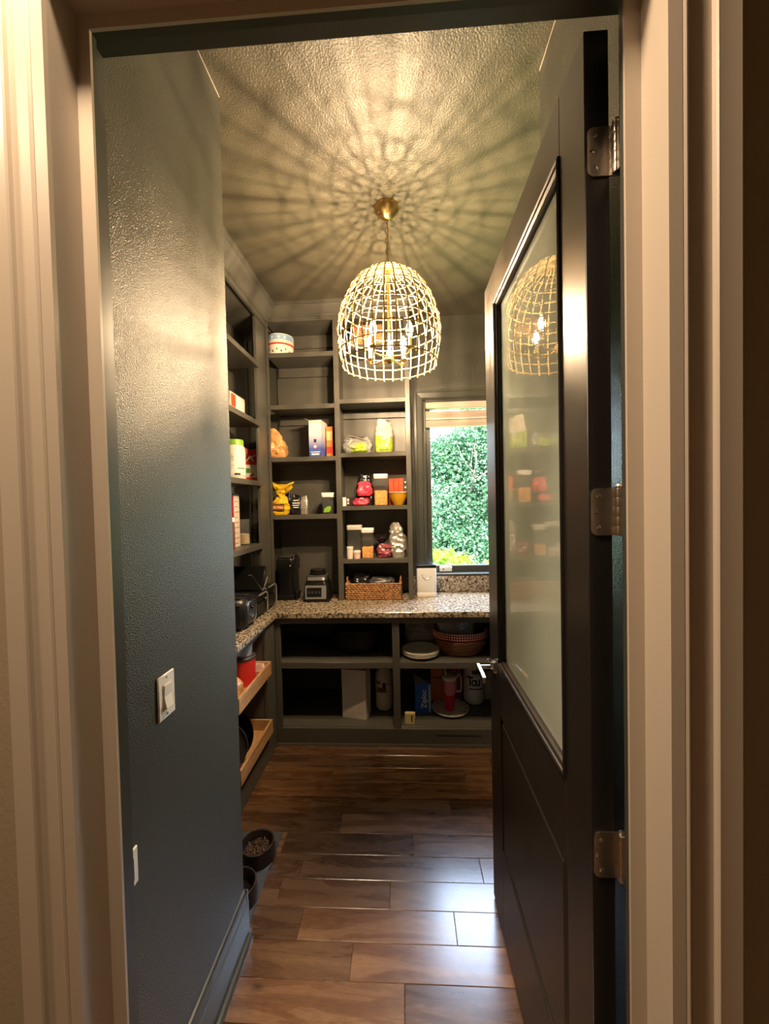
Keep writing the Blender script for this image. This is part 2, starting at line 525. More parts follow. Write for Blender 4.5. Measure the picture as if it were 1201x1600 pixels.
    def mesh(s, name, smooth=True, angle=38):
        me = bpy.data.meshes.new(name)
        me.from_pydata(s.v, [], s.f)
        bm = bmesh.new(); bm.from_mesh(me)
        bmesh.ops.recalc_face_normals(bm, faces=bm.faces)
        bm.to_mesh(me); bm.free()
        if smooth:
            for p in me.polygons: p.use_smooth = True
            me.set_sharp_from_angle(angle=math.radians(angle))
        return me

    def build(s, name, mat, parent=None, world=False, smooth=True, angle=38, label=None):
        if world and parent is not None:
            off = Vector((0, 0, 0)); p = parent
            while p is not None:
                off += Vector(p.location); p = p.parent
            s.v = [(a - off.x, b - off.y, c - off.z) for a, b, c in s.v]
        me = s.mesh(name, smooth, angle)
        me.materials.append(M[mat] if isinstance(mat, str) else mat)
        o = bpy.data.objects.new(name, me)
        COL.objects.link(o)
        if parent is not None: o.parent = parent
        if label: o['label'] = label
        return o


def box(*a): return MB().box(*a)


def thing(name, label, cat, loc=(0, 0, 0), rotz=0.0, group=None):
    o = bpy.data.objects.new(name, None)
    o.empty_display_size = 0.05
    COL.objects.link(o)
    o.location = loc; o.rotation_euler = (0, 0, rotz)
    o['label'] = label; o['category'] = cat
    if group: o['group'] = group
    return o


def tag(o, label, cat, group=None):
    o['label'] = label; o['category'] = cat
    if group: o['group'] = group
    return o


def struct_empty(name, label=None, loc=(0, 0, 0)):
    o = bpy.data.objects.new(name, None)
    COL.objects.link(o); o.location = loc; o['kind'] = 'structure'
    if label: o['label'] = label
    return o


def struct(o, label=None):
    o['kind'] = 'structure'
    if label: o['label'] = label
    return o


def stuff(o):
    o['kind'] = 'stuff'
    return o


def mesh_obj(name, me, parent=None, loc=(0, 0, 0), rot=(0, 0, 0)):
    o = bpy.data.objects.new(name, me); COL.objects.link(o)
    if parent is not None: o.parent = parent
    o.location = loc; o.rotation_euler = rot
    return o


def text_part(txt, size, mat, parent, loc, rot, name='lettering', depth=0.0004, sx=1.0, bold=0.0):
    cu_ = bpy.data.curves.new('t', 'FONT'); cu_.body = txt; cu_.size = size; cu_.extrude = depth
    cu_.offset = bold
    cu_.align_x = 'CENTER'; cu_.align_y = 'CENTER'; cu_.resolution_u = 3
    t = bpy.data.objects.new('t', cu_); COL.objects.link(t)
    dg = bpy.context.evaluated_depsgraph_get()
    me = bpy.data.meshes.new_from_object(t.evaluated_get(dg))
    bpy.data.objects.remove(t, do_unlink=True); bpy.data.curves.remove(cu_)
    me.materials.clear(); me.materials.append(M[mat])
    o = mesh_obj(name, me, parent, loc, rot); o.scale = (sx, 1, 1)
    return o


FRONT = (PI / 2, 0, 0)     # text standing, read from -Y

# ------------------------------------------------------------------ room dimensions
ZC = 3.112
XL, Y1 = -0.6375, 1.418     # left passage wall face and its end
XR, Y1R = 0.494, 1.413
XWL, XWR = -1.275, 1.15     # alcove side walls
YW = 3.1755                 # window wall
Y_IN = 0.735                # pantry face of the doorway wall
Y_HALL = 0.625              # hall face of the doorway wall
ZCT = 0.914

# ------------------------------------------------------------------ floor
floor = struct(box(-2.4, 1.9, -2.6, 3.35, -0.06, -0.012).build('floor', M['print_brown']), 'dark hand-scraped wood plank floor')
rows = {}
PW = 0.1205
Y0 = 1.299
butts = {0: [-0.225], 1: [0.161, -0.441], 2: [-0.0955, -0.567], 3: [0.305, -0.50], 4: [0.0055, -0.62], 5: [-0.36, 0.47], 6: [0.21, -0.55],
         7: [-0.05, 0.62], 8: [-0.47, 0.33], 9: [-0.156, 0.5], -1: [-0.034], -2: [-0.40, 0.30], -3: [0.10]}
for k in range(-32, 12):
    ya = Y0 + k * PW
    yb = ya + PW
    cuts = sorted(butts.get(k, []))
    rnd = random.Random(k * 17 + 3)
    if not cuts: cuts = [rnd.uniform(-0.5, 0.4)]
    lo = cuts[0]
    while lo > -2.0:
        lo -= rnd.uniform(0.55, 1.1); cuts.insert(0, lo)
    hi = cuts[-1]
    while hi < 1.5:
        hi += rnd.uniform(0.6, 1.15); cuts.append(hi)
    for a, b in zip(cuts, cuts[1:]):
        a = max(a, -2.3); b = min(b, 1.8)
        if b - a < 0.05: continue
        if ya > 0.66 and (b < -1.25 or a > 1.1): continue
        cx, cy = (a + b) / 2, (ya + yb) / 2
        w, d = (b - a) / 2 - 0.0006, PW / 2 - 0.0006
        q = MB(); e = 0.0013; dz = rnd.uniform(-0.0006, 0.0)
        q.loft([[(-w, -d, -0.012), (w, -d, -0.012), (w, d, -0.012), (-w, d, -0.012)],
                [(-w, -d, dz - e * .7), (w, -d, dz - e * .7), (w, d, dz - e * .7), (-w, d, dz - e * .7)],
                [(-w + e, -d + e, dz), (w - e, -d + e, dz), (w - e, d - e, dz), (-w + e, d - e, dz)]])
        p = q.build('plank', 'plank', floor, smooth=False)
        p.location = (cx, cy, 0)

# ------------------------------------------------------------------ shell
struct(box(-2.5, 2.0, -2.7, 3.35, ZC, ZC + 0.1).build('ceiling', 'paint_ceiling'), 'olive grey textured ceiling streaked with lamp shadows')
# passage wall blocks on both sides of the entrance
struct(box(XWL - 0.12, XL, Y_IN - 0.001, Y1, 0, ZC).build('wall_left', 'paint_wall'), 'dark green textured wall with light switch')
struct(box(XR, XWR + 0.12, Y_IN - 0.001, Y1R, 0, ZC).build('wall_right', 'paint_wall'), 'dark green textured wall behind the open door')
struct(box(XWL - 0.12, XWL, Y1, YW + 0.15, 0, ZC).build('wall_left_alcove', 'paint_wall'))
struct(box(XWR, XWR + 0.12, Y1R, YW + 0.15, 0, ZC).build('wall_right_alcove', 'paint_wall'))
# window wall with an opening
WX0, WX1, WZ0, WZ1 = 0.165, 0.985, 1.055, 2.452
wb_ = MB()
wb_.box(XWL, WX0, YW, YW + 0.15, 0, ZC)
wb_.box(WX1, XWR, YW, YW + 0.15, 0, ZC)
wb_.box(WX0, WX1, YW, YW + 0.15, 0, WZ0)
wb_.box(WX0, WX1, YW, YW + 0.15, WZ1, ZC)
struct(wb_.build('wall_back', 'paint_wall'), 'green grey wall around the window')
# doorway wall, pantry skin and hall skin, with the opening
JL, JR, JT = -0.553, 0.395, 2.492      # jamb inner faces
dw = MB()
dw.box(-2.4, JL - 0.02, 0.676, Y_IN, 0, ZC); dw.box(JR + 0.02, 1.9, 0.676, Y_IN, 0, ZC); dw.box(JL - 0.02, JR + 0.02, 0.676, Y_IN, JT + 0.02, ZC)
struct(dw.build('wall_front', 'paint_wall'), 'green grey wall above the doorway')
hw = MB()
hw.box(-2.4, JL - 0.02, Y_HALL, 0.676, 0, ZC); hw.box(JR + 0.02, 1.9, Y_HALL, 0.676, 0, ZC); hw.box(JL - 0.02, JR + 0.02, Y_HALL, 0.676, JT + 0.02, ZC)
struct(hw.build('wall_hall', 'hall_wall'), 'tan hall wall beside the door casing')
struct(box(-2.5, -2.4, -2.7, Y_IN, 0, ZC).build('wall_hall_left', 'hall_wall'))
struct(box(1.9, 2.0, -2.7, Y_IN, 0, ZC).build('wall_hall_right', 'hall_wall'))
struct(box(-2.5, 2.0, -2.7, -2.6, 0, ZC).build('wall_hall_back', 'hall_wall'))

# door frame: jambs, stops
fr = struct_empty('trim_1', 'cream and black painted door jamb')
for nm, a, b in (('left', JL - 0.02, JL), ('right', JR, JR + 0.02)):
    box(a, b, 0.606, 0.676, 0, JT + 0.02).build('jamb_board', 'white_trim', fr)
    box(a, b, 0.676, Y_IN + 0.001, 0, JT + 0.02).build('jamb_lining', 'dark_jamb', fr)
box(JL, JR, 0.606, 0.676, JT, JT + 0.02).build('jamb_board', 'white_trim', fr)
box(JL, JR, 0.676, Y_IN + 0.001, JT, JT + 0.02).build('jamb_lining', 'dark_jamb', fr)
SL, SR, ST = -0.5275, 0.3695, 2.4675
for a, b in ((JL, SL), (SR, JR)):
    box(a, b, 0.671, 0.6765, 0, ST).build('stop_face', 'white_trim', fr)
    box(a, b, 0.6765, 0.687, 0, ST).build('door_stop', 'dark_jamb', fr)
box(JL, JR, 0.671, 0.6765, ST, JT).build('stop_face', 'white_trim', fr)
box(JL, JR, 0.6765, 0.690, ST, JT).build('door_stop', 'dark_jamb', fr)

# casing, s outward from the inner edge, t proud of the hall wall
CP = [(0, 0), (0, .008), (.002, .012), (.006, .0135), (.009, .0125), (.0105, .006), (.0130, .006), (.0140, .014), (.0165, .0190), (.0200, .0205), (.0235, .0190),
      (.0255, .013), (.0265, .0045), (.0300, .0045), (.0310, .0095), (.0620, .0105), (.0632, .0170), (.0655, .0195), (.068, .0190), (.099, .0180), (.1015, .0155), (.103, .011), (.103, 0)]
YH = Y_HALL
c1 = struct_empty('trim_2', 'cream moulded door casing on the hall side')
gap = 0.005
MB().prism([(JL - gap - s, YH - t) for s, t in CP], 'z', 0, JT + gap).build('casing_leg', 'white_trim', c1, angle=25)
MB().prism([(JR + gap + s, YH - t) for s, t in CP], 'z', 0, JT + gap).build('casing_leg', 'white_trim', c1, angle=25)
MB().prism([(YH - t, JT + gap + s) for s, t in CP], 'x', JL - gap - 0.103, JR + gap + 0.103).build('casing_head', 'white_trim', c1, angle=25)

# baseboard on the passage walls
BP = [(0, 0), (.030, 0), (.030, .012), (.026, .020), (.017, .022), (.015, .026), (.015, .128), (.0135, .135), (.010, .138), (.010, .160), (.0085, .166), (.0105, .170), (.0105, .176), (.006, .186), (0, .188)]
bl = struct_empty('baseboard_left', 'dark green stepped baseboard')
MB().prism([(XL + s, z) for s, z in BP], 'y', Y_IN, Y1).build('moulding', 'paint_trim', bl, angle=25)
MB().prism([(Y1 + s, z) for s, z in BP], 'x', XWL, XL + 0.012).build('moulding', 'paint_trim', bl, angle=25)
brd = struct_empty('baseboard_right', 'dark green stepped baseboard')
MB().prism([(XR - s, z) for s, z in BP], 'y', Y_IN, Y1R).build('moulding', 'paint_trim', brd, angle=25)

# thin pale caulk lines where the passage walls meet the ceiling
struct(MB().tube([(XL + .001, Y_IN + .01, ZC - .001), (XL + .001, Y1 - .002, ZC - .001)], .0016, 6).build('trim_3', 'white_trim'), 'thin pale caulk line above the left wall')
struct(MB().tube([(XR - .001, Y_IN + .01, ZC - .001), (XR - .001, Y1R - .002, ZC - .001)], .0016, 6).build('trim_4', 'white_trim'), 'thin pale caulk line above the right wall')

# hall ceiling light (out of view, upper left of the camera)
for lx_, ly_, pw_, lab_ in ((-1.45, 0.10, HALL_POWER, 'round hall ceiling light left of the doorway'), (-0.50, 0.35, HALL_POWER2, 'round hall ceiling light right above the doorway')):
    hall = thing('ceiling_light', lab_, 'light', (lx_, ly_, ZC - 0.004))
    MB().lathe([(0.0, 0.0), (0.11, 0.0), (0.11, -0.012), (0.085, -0.016), (0.085, -0.006), (0, -0.006)], 40).build('trim_ring', 'white', hall)
    hl = bpy.data.lights.new('hall_light', 'AREA'); hl.shape = 'DISK'; hl.size = 0.16; hl.energy = pw_; hl.color = (1.0, 0.74, 0.50)
    hlo = bpy.data.objects.new('hall_light', hl); COL.objects.link(hlo); hlo.location = (lx_, ly_, ZC - 0.03)

# ------------------------------------------------------------------ window
win = struct_empty('window_1', 'grey framed window above the counter')
CW = [(0, 0), (0, .012), (.006, .016), (.012, .012), (.016, .017), (.055, .020), (.060, .024), (.078, .024), (.080, 0)]
MB().prism([(WX0 - s, YW - t) for s, t in CW], 'z', WZ0 - 0.005, WZ1 + 0.08).build('casing', 'paint_trim', win, angle=25)
MB().prism([(WX1 + s, YW - t) for s, t in CW], 'z', WZ0 - 0.005, WZ1 + 0.08).build('casing', 'paint_trim', win, angle=25)
MB().prism([(YW - t, WZ1 + s) for s, t in CW], 'x', WX0 - 0.06, WX1 + 0.06).build('casing', 'paint_trim', win, angle=25)
box(WX0, WX0 + 0.012, YW, YW + 0.15, WZ0, WZ1).build('reveal', 'paint_trim', win)
box(WX1 - 0.012, WX1, YW, YW + 0.15, WZ0, WZ1).build('reveal', 'paint_trim', win)
box(WX0, WX1, YW, YW + 0.15, WZ1 - 0.012, WZ1).build('reveal', 'paint_trim', win)
box(WX0, WX1, YW - 0.025, YW + 0.15, WZ0 - 0.012, WZ0 + 0.004, 0.003).build('sill', 'paint_trim', win)
fx0, fx1, fz0, fz1 = WX0 + 0.012, WX1 - 0.012, WZ0 + 0.004, WZ1 - 0.012
fy0, fy1 = YW + 0.07, YW + 0.12
box(fx0, fx0 + 0.045, fy0, fy1, fz0, fz1, .003).build('sash_stile', 'paint_trim', win)
box(fx1 - 0.045, fx1, fy0, fy1, fz0, fz1, .003).build('sash_stile', 'paint_trim', win)
box(fx0 + 0.045, fx1 - 0.045, fy0, fy1, fz0, fz0 + 0.052, .003).build('sash_rail', 'paint_trim', win)
box(fx0 + 0.045, fx1 - 0.045, fy0, fy1, fz1 - 0.045, fz1, .003).build('sash_rail', 'paint_trim', win)
MB().add([(fx0 + .045, fy0 + .025, fz0 + .05), (fx1 - .045, fy0 + .025, fz0 + .05), (fx1 - .045, fy0 + .025, fz1 - .045), (fx0 + .045, fy0 + .025, fz1 - .045)],
         [(0, 1, 2, 3)]).build('pane', 'window_glass', win)
lk = box(0.275, 0.375, fy0 - 0.022, fy0, fz0 + 0.004, fz0 + 0.046, .004).build('crank_cover', 'white', win, label='white plastic crank cover')
MB().lathe([(0, .004), (.006, .003), (.006, 0)], 12).xf(Matrix.Translation((0.305, fy0 - 0.022, fz0 + .025)) @ Matrix.Rotation(PI / 2, 4, 'X')).build('screw', 'print_dark', lk)
box(0.196, 0.212, fy0 - 0.014, fy0, fz0 + 0.035, fz0 + 0.075, .003).build('latch', 'white', win)

bd = thing('window_blind', 'warm white folded blind raised to the top of the window', 'blind', (0.575, YW + 0.035, 2.24))
bx0, bx1 = -0.575 + WX0 + 0.016, WX1 - 0.016 - 0.575
box(bx0, bx1, -0.022, 0.022, 0.148, 0.198, .004).build('headrail', 'blind', bd)
for za, zb in ((0.000, 0.052), (0.068, 0.124)):
    MB().prism([(-.020, za), (-.034, (za + zb) / 2), (-.020, zb), (.018, zb), (.030, (za + zb) / 2), (.018, za)], 'x', bx0, bx1).build('fold', 'blind', bd)
box(bx0, bx1, -0.034, 0.022, 0.055, 0.067, .003).build('bottom_rail', 'white', bd)
for x in (bx0 + .08, bx1 - .08):
    box(x, x + .004, -.002, .002, .002, .160).build('lift_cord', 'white', bd)

# ------------------------------------------------------------------ garden outside
struct(box(-8, 10, YW + 0.2, 30, -0.35, -0.3).build('ground', 'lawn'), 'green lawn outside the window')


def leaf_cloud(n, centers, size, seed, flat=0.5):
    rd = random.Random(seed); vs = []; fs = []
    for i in range(n):
        c, rx, ry, rz = centers[rd.randrange(len(centers))]
        u = rd.uniform(-1, 1); th = rd.uniform(0, 2 * PI); rr = rd.random() ** 0.45
        s = math.sqrt(1 - u * u)
        p = Vector((c[0] + rx * rr * s * math.cos(th), c[1] + ry * rr * s * math.sin(th), c[2] + rz * rr * u))
        d = Vector((rd.uniform(-1, 1), rd.uniform(-1, 1), rd.uniform(-.9, .4))).normalized()
        w = d.cross(Vector((rd.uniform(-1, 1), rd.uniform(-1, 1), rd.uniform(-1, 1)))).normalized()
        L = size * rd.uniform(.6, 1.3); W = L * .28
        nrm = d.cross(w) * (L * .12)
        k = len(vs)
        vs += [p, p + d * L * .5 + w * W + nrm, p + d * L, p + d * L * .5 - w * W + nrm]
        fs.append((k, k + 1, k + 2, k + 3))
    q = MB(); q.v = [tuple(v) for v in vs]; q.f = fs
    return q


def branch(q, p, d, L, r, depth, rd):
    pts = [Vector(p)]; dd = Vector(d)
    for i in range(5):
        dd = (dd + Vector((rd.uniform(-.25, .25), rd.uniform(-.25, .25), rd.uniform(-.1, .2)))).normalized()
        pts.append(pts[-1] + dd * L / 5)
    q.tube(pts, r, 6, taper=[r * (1 - .12 * i) for i in range(6)])
    if depth > 0:
        for i in range(3):
            nd = (dd + Vector((rd.uniform(-1, 1), rd.uniform(-1, 1), rd.uniform(-.2, .7)))).normalized()
            branch(q, pts[2 + i], nd, L * .65, r * .5, depth - 1, rd)


def tree(loc, label, crowns, n, size, seed, mat, trunk_h, name='garden_tree', cat='tree'):
    t = thing(name, label, cat, loc)
    rd = random.Random(seed); q = MB()
    branch(q, (0, 0, 0), (0, 0, 1), trunk_h, 0.07, 3, rd)
    q.build('trunk', 'bark', t)
    me = leaf_cloud(n, crowns, size, seed)
    o = me.build('foliage', mat, t, smooth=False); o['kind'] = 'stuff'
    return t


tree((1.15, 7.4, -0.3), 'tall leafy green tree filling the window view', [((.1, 0, 2.3), .95, 0.7, 0.9), ((-.45, -.2, 1.5), .75, .6, .8), ((.6, .1, 1.7), .9, .7, 1.0), ((.45, -.2, 3.2), .8, .7, .7), ((0, -.4, 1.0), 1.2, .6, .6), ((-.30, .1, 2.75), .55, .5, .5)],
     34000, 0.075, 3, 'leaf_tree', 2.2)
tree((3.4, 9.6, -0.3), 'second leafy tree standing further back on the right', [((0, 0, 2.4), 1.3, 1.0, 1.3), ((-1, 0, 1.5), 1.0, .8, 1.0), ((.2, 0, 3.6), 1.0, .8, .7)],
     14000, 0.10, 5, 'leaf_tree', 2.4)
tree((0.45, 5.6, -0.16), 'low yellow green shrub at the left foot of the tree', [((0, 0, 0.75), .57, .45, .38)], 2600, 0.10, 11, 'leaf_shrub', 0.4, 'garden_shrub', 'shrub')
tree((1.74, 5.7, -0.16), 'low yellow green shrub at the right foot of the tree', [((0, 0, 0.80), .57, .45, .40)], 2600, 0.10, 12, 'leaf_shrub', 0.4, 'garden_shrub', 'shrub')

# ------------------------------------------------------------------ pantry door (open)
door = struct_empty('door_1', 'black panel door with frosted glass standing open', (0.335, 0.737, 0.01))
DX0, DX1 = 0.335, 0.378
DY0, DY1 = 0.737, 1.608
DZ0, DZ1 = 0.010, 2.4706
GY0, GY1, GZ0, GZ1 = 0.850, 1.447, 1.035, 2.350
PY0, PY1, PZ0, PZ1 = 0.858, 1.447, 0.340, 0.845
B = 0.0015
def dpart(nm, *a, mat='black_paint', bev=B): return MB().box(*a, bev).build(nm, mat, door, world=True)
dpart('stile', DX0, DX1, DY0, GY0, DZ0, DZ1)
dpart('stile', DX0, DX1, GY1, DY1, DZ0, DZ1)
dpart('rail', DX0, DX1, GY0, GY1, GZ1, DZ1)
dpart('rail', DX0, DX1, GY0, GY1, PZ1, GZ0)
dpart('rail', DX0, DX1, GY0, GY1, DZ0, PZ0)
box(DX0 + 0.018, DX1 - 0.018, GY0, GY1, GZ0, GZ1).build('glass_pane', 'frost', door, world=True)
box(DX0 + 0.012, DX1 - 0.012, GY0, GY1, PZ0, PZ1).build('panel', 'black_paint', door, world=True)
# stepped glazing bead around the glass and panel, on both faces
def bead(y0, y1, z0, z1, face, sgn):
    # profile: (inward from the edge, outward offset from the face)
    pr = [(0, -.0), (.0, .0035), (.004, .006), (.008, .0035), (.010, .0), (.016, -.004), (.020, -.010), (.020, -.017), (0, -.017)]
    def ring(yy0, yy1, zz0, zz1, x): return [(x, yy0, zz0), (x, yy1, zz0), (x, yy1, zz1), (x, yy0, zz1)]
    q = MB()
    rings = [ring(y0 + s, y1 - s, z0 + s, z1 - s, face + sgn * t) for s, t in pr]
    n = len(rings); vs = [p for r in rings for p in r]; fs = []
    for i in range(n):
        for k in range(4):
            j = (i + 1) % n
            fs.append((i * 4 + k, i * 4 + (k + 1) % 4, j * 4 + (k + 1) % 4, j * 4 + k))
    return q.add(vs, fs)
bead(GY0, GY1, GZ0, GZ1, DX0, -1).build('glazing_bead', 'black_paint', door, world=True, angle=20)
bead(GY0, GY1, GZ0, GZ1, DX1, 1).build('glazing_bead', 'black_paint', door, world=True, angle=20)
# raised field of the lower panel
MB().loft([[(DX0 + .012, PY0 + .012, PZ0 + .012), (DX0 + .012, PY1 - .012, PZ0 + .012), (DX0 + .012, PY1 - .012, PZ1 - .012), (DX0 + .012, PY0 + .012, PZ1 - .012)],
           [(DX0 + .002, PY0 + .022, PZ0 + .022), (DX0 + .002, PY1 - .022, PZ0 + .022), (DX0 + .002, PY1 - .022, PZ1 - .022), (DX0 + .002, PY0 + .022, PZ1 - .022)]], False, True
          ).build('raised_field', 'black_paint', door, world=True, smooth=False)
# hinges
for zc in (2.256, 1.613, 0.974, 0.33):
    h = MB()
    r_ = 0.012
    prof = []
    zb, zt, xa, xb = zc - 0.043, zc + 0.043, 0.3385, 0.384
    for cx_, cz_, a0 in ((xa + r_, zb + r_, PI), (xa + r_, zt - r_, PI / 2)):
        arc = [(cx_ + r_ * math.cos(a0 + (PI / 2) * i / 6 * (1 if a0 == PI else 1)), cz_ + r_ * math.sin(a0 + (PI / 2) * i / 6)) for i in range(7)]
        prof += arc if a0 == PI else arc
    # order: bottom-left arc runs PI..3PI/2 ; top-left arc PI/2..PI
    bl_ = prof[:7]; tl_ = prof[7:]
    poly = tl_ + bl_ + [(xb, zb), (xb, zt)]
    h.prism(poly, 'y', DY0 - 0.003, DY0)
    hg = h.build('hinge', 'nickel', door, world=True, angle=30, label='satin nickel butt hinge')
    box(0.384, 0.3945, 0.700, 0.7375, zb, zt).build('jamb_leaf', 'nickel', hg, world=True)
    for i in range(5):
        za = zb + i * 0.0172
        MB().lathe([(0, 0), (.0062, 0), (.0065, .001), (.0065, .0158), (.0062, .0168), (0, .0168)], 14, (0.3855, 0.7285, za)).build('knuckle', 'nickel', hg, world=True)
    MB().lathe([(0, 0), (.0058, 0), (.0068, .003), (.004, .007), (0, .008)], 14, (0.3855, 0.7285, zt)).build('pin', 'nickel', hg, world=True)
    for sx_, sz_ in ((0.352, .029), (0.346, 0.0), (0.352, -.029)):
        MB().lathe([(0, 0.0012), (.0022, .0010), (.0042, .0), ], 12).xf(Matrix.Translation((sx_, DY0 - 0.003, zc + sz_)) @ Matrix.Rotation(PI / 2, 4, 'X')).build('screw', 'steel', hg, world=True)
# lever handle
lv = MB().lathe([(0, 0), (.026, 0), (.026, .006), (.023, .009), (0, .009)], 28).xf(Matrix.Translation((DX0, 1.545, 0.985)) @ Matrix.Rotation(-PI / 2, 4, 'Y')).build('handle', 'chrome', door, world=True, label='polished chrome lever handle')
MB().tube([(DX0 - .006, 1.545, .985), (DX0 - .030, 1.545, .985), (DX0 - .055, 1.545, .985)], 0.0085, 14).build('spindle', 'chrome', lv, world=True)
box(DX0 - .068, DX0 - .050, 1.425, 1.556, .9735, .9965, .004).build('lever', 'chrome', lv, world=True)
MB().tube([(DX0 - .006, 1.545, 1.002), (DX0 - .016, 1.545, 1.012), (DX0 - .024, 1.545, 1.012)], 0.004, 10).build('privacy_pin', 'chrome', lv, world=True)
box(DX0 + .010, DX1 - .010, DY1, DY1 + .0015, .94, 1.03).build('latch_plate', 'nickel', door, world=True)

# ------------------------------------------------------------------ cabinets
XLU = -1.015          # face of the left upper cabinet
YU = 2.908            # face of the back upper cabinet
YBF = 2.603           # face of the back base cabinet
XBF = -0.902          # face of the left base cabinet
ST_ = 0.034

cl = thing('upper_cabinet', 'tall open left upper cabinet of green grey shelves with crown moulding', 'cabinet', (XLU, 2.2, ZCT))
def cpart(t, nm, *a, bev=.0015, mat='paint_cab'): return MB().box(*a, bev).build(nm, mat, t, world=True)
LY0, LY1 = 1.44, 2.72
cpart(cl, 'back_panel', XWL + .001, XWL + .012, LY0, 3.17, 0.916, 3.0)
cpart(cl, 'side_panel', XWL + .012, XLU + .02, LY0, LY0 + .02, 0.916, 3.0)
cpart(cl, 'stile', XLU, XLU + .02, LY0 + .02, 1.52, 0.916, 3.0)
cpart(cl, 'stile', XLU - .02, XLU, LY1, YU - .0005, 0.916, 3.0)
cpart(cl, 'top_rail', XLU - .001, XLU + .019, 1.52, YU - .001, 2.955, 3.01)
cpart(cl, 'top_panel', XWL + .012, XLU - .001, LY0 + .02, 3.17, 2.975, 2.995)
for z in (2.635, 2.225, 1.808, 1.372):
    cpart(cl, 'shelf', XWL + .012, XLU - .001 + .018, LY0 + .02, LY1 - .001, z - ST_, z)
CR = [(0, 0), (.008, 0), (.012, .010), (.010, .016), (.018, .024), (.040, .052), (.058, .074), (.064, .086), (.070, .088), (.070, .100), (.078, .104), (.078, .122), (0, .122)]
ZCR = ZC - 0.1225
MB().prism([(XLU + .018 + s, ZCR + z) for s, z in CR], 'y', LY0, YU - .02).build('crown', 'paint_cab', cl, world=True, angle=22)

cbk = thing('upper_cabinet', 'open back upper cabinet of two shelf bays beside the window', 'cabinet', (-0.48, 3.04, ZCT))
YBK = YW - .001
cpart(cbk, 'back_panel', XLU + .002, .05, YBK - .011, YBK, 0.916, 3.0)
SXM0, SXM1, SXR0, SXR1 = -.508, -.468, .017, .052
cpart(cbk, 'stile', XLU + .001, -.997, YU, YU + .02, 0.916, 3.0)
cpart(cbk, 'stile', SXM0, SXM1, YU, YU + .02, 0.916, 3.0)
cpart(cbk, 'stile', SXR0, SXR1, YU, YU + .02, 0.916, 3.0)
cpart(cbk, 'divider', SXM0 + .011, SXM1 - .011, YU + .02, YBK - .011, 0.916, 3.0)
cpart(cbk, 'side_panel', SXR1 - .02, SXR1, YU + .02, YBK - .011, 0.916, 3.0)
cpart(cbk, 'top_rail', XLU + .001, SXR1, YU - .0012, YU + .019, 3.0, 3.04)
cpart(cbk, 'top_panel', XLU + .001, SXR1, YU + .02, YBK - .011, 3.005, 3.025)
BLZ = (2.772, 2.386, 1.996, 1.562)
BRZ = (2.810, 2.412, 2.0147, 1.6196, 1.2219)
for z in BLZ: cpart(cbk, 'shelf', -.996, SXM0 + .0105, YU + .001, YBK - .011, z - ST_, z)
for z in BRZ: cpart(cbk, 'shelf', SXM1 - .0105, SXR0 + .0145, YU + .001, YBK - .011, z - .032, z)
for z in BLZ + (3.0,): cpart(cbk, 'cleat', -.996, SXM0 + .010, YBK - .030, YBK - .011, z - ST_ - .075, z - ST_ - .001)
for z in BRZ + (3.0,): cpart(cbk, 'cleat', SXM1 - .010, SXR0 + .014, YBK - .030, YBK - .011, z - .032 - .065, z - .033)
MB().prism([(YU - .001 - s, ZCR + .042 + z * .655) for s, z in CR], 'x', XLU + .019, SXR1 + .04).build('crown', 'paint_cab', cbk, world=True, angle=22)

# base cabinets
bb = thing('base_cabinet', 'open dark green base cabinet under the back counter', 'cabinet', (0, 2.9, 0))
cpart(bb, 'back_panel', XWL + .001, XWR - .001, YBK - .011, YBK, .001, .874)
cpart(bb, 'stile', XBF + .002, -.863, YBF, YBF + .02, .001, .874)
cpart(bb, 'stile', -.103, -.055, YBF, YBF + .02, .001, .874)
cpart(bb, 'stile', .560, .606, YBF, YBF + .02, .001, .874)
cpart(bb, 'top_rail', XBF + .002, XWR - .001, YBF + .0005, YBF + .0195, .832, .8735)
cpart(bb, 'bottom_rail', XBF + .002, XWR - .001, YBF - .0012, YBF + .0188, .018, .118)
MB().prism([(YBF - .006, .0005), (YBF - .006, .010), (YBF - .0012, .018), (YBF - .0012, .0005)], 'x', XBF + .002, XWR - .001).build('shoe_moulding', 'paint_cab', bb, world=True)
cpart(bb, 'deck', XBF - .36, XWR - .001, YBF + .021, YBK - .012, .100, .1195)
cpart(bb, 'shelf', XBF - .36, -.080, YBF + .004, YBK - .012, .524, .566)
cpart(bb, 'shelf', -.078, .6485, YBF + .004, YBK - .012, .524, .566)
cpart(bb, 'shelf', .650, XWR - .001, YBF + .004, YBK - .012, .524, .566)
cpart(bb, 'divider', -.0895, -.069, YBF + .02, YBK - .012, .12, .523)
cpart(bb, 'divider', -.0895, -.069, YBF + .02, YBK - .012, .567, .873)
cpart(bb, 'divider', .640, .659, YBF + .02, YBK - .012, .12, .523)
cpart(bb, 'divider', .640, .659, YBF + .02, YBK - .012, .567, .873)
box(.175, .475, YBF - .0018, YBF - .0010, .068, .080).build('vent_slot', 'print_dark', bb, world=True)

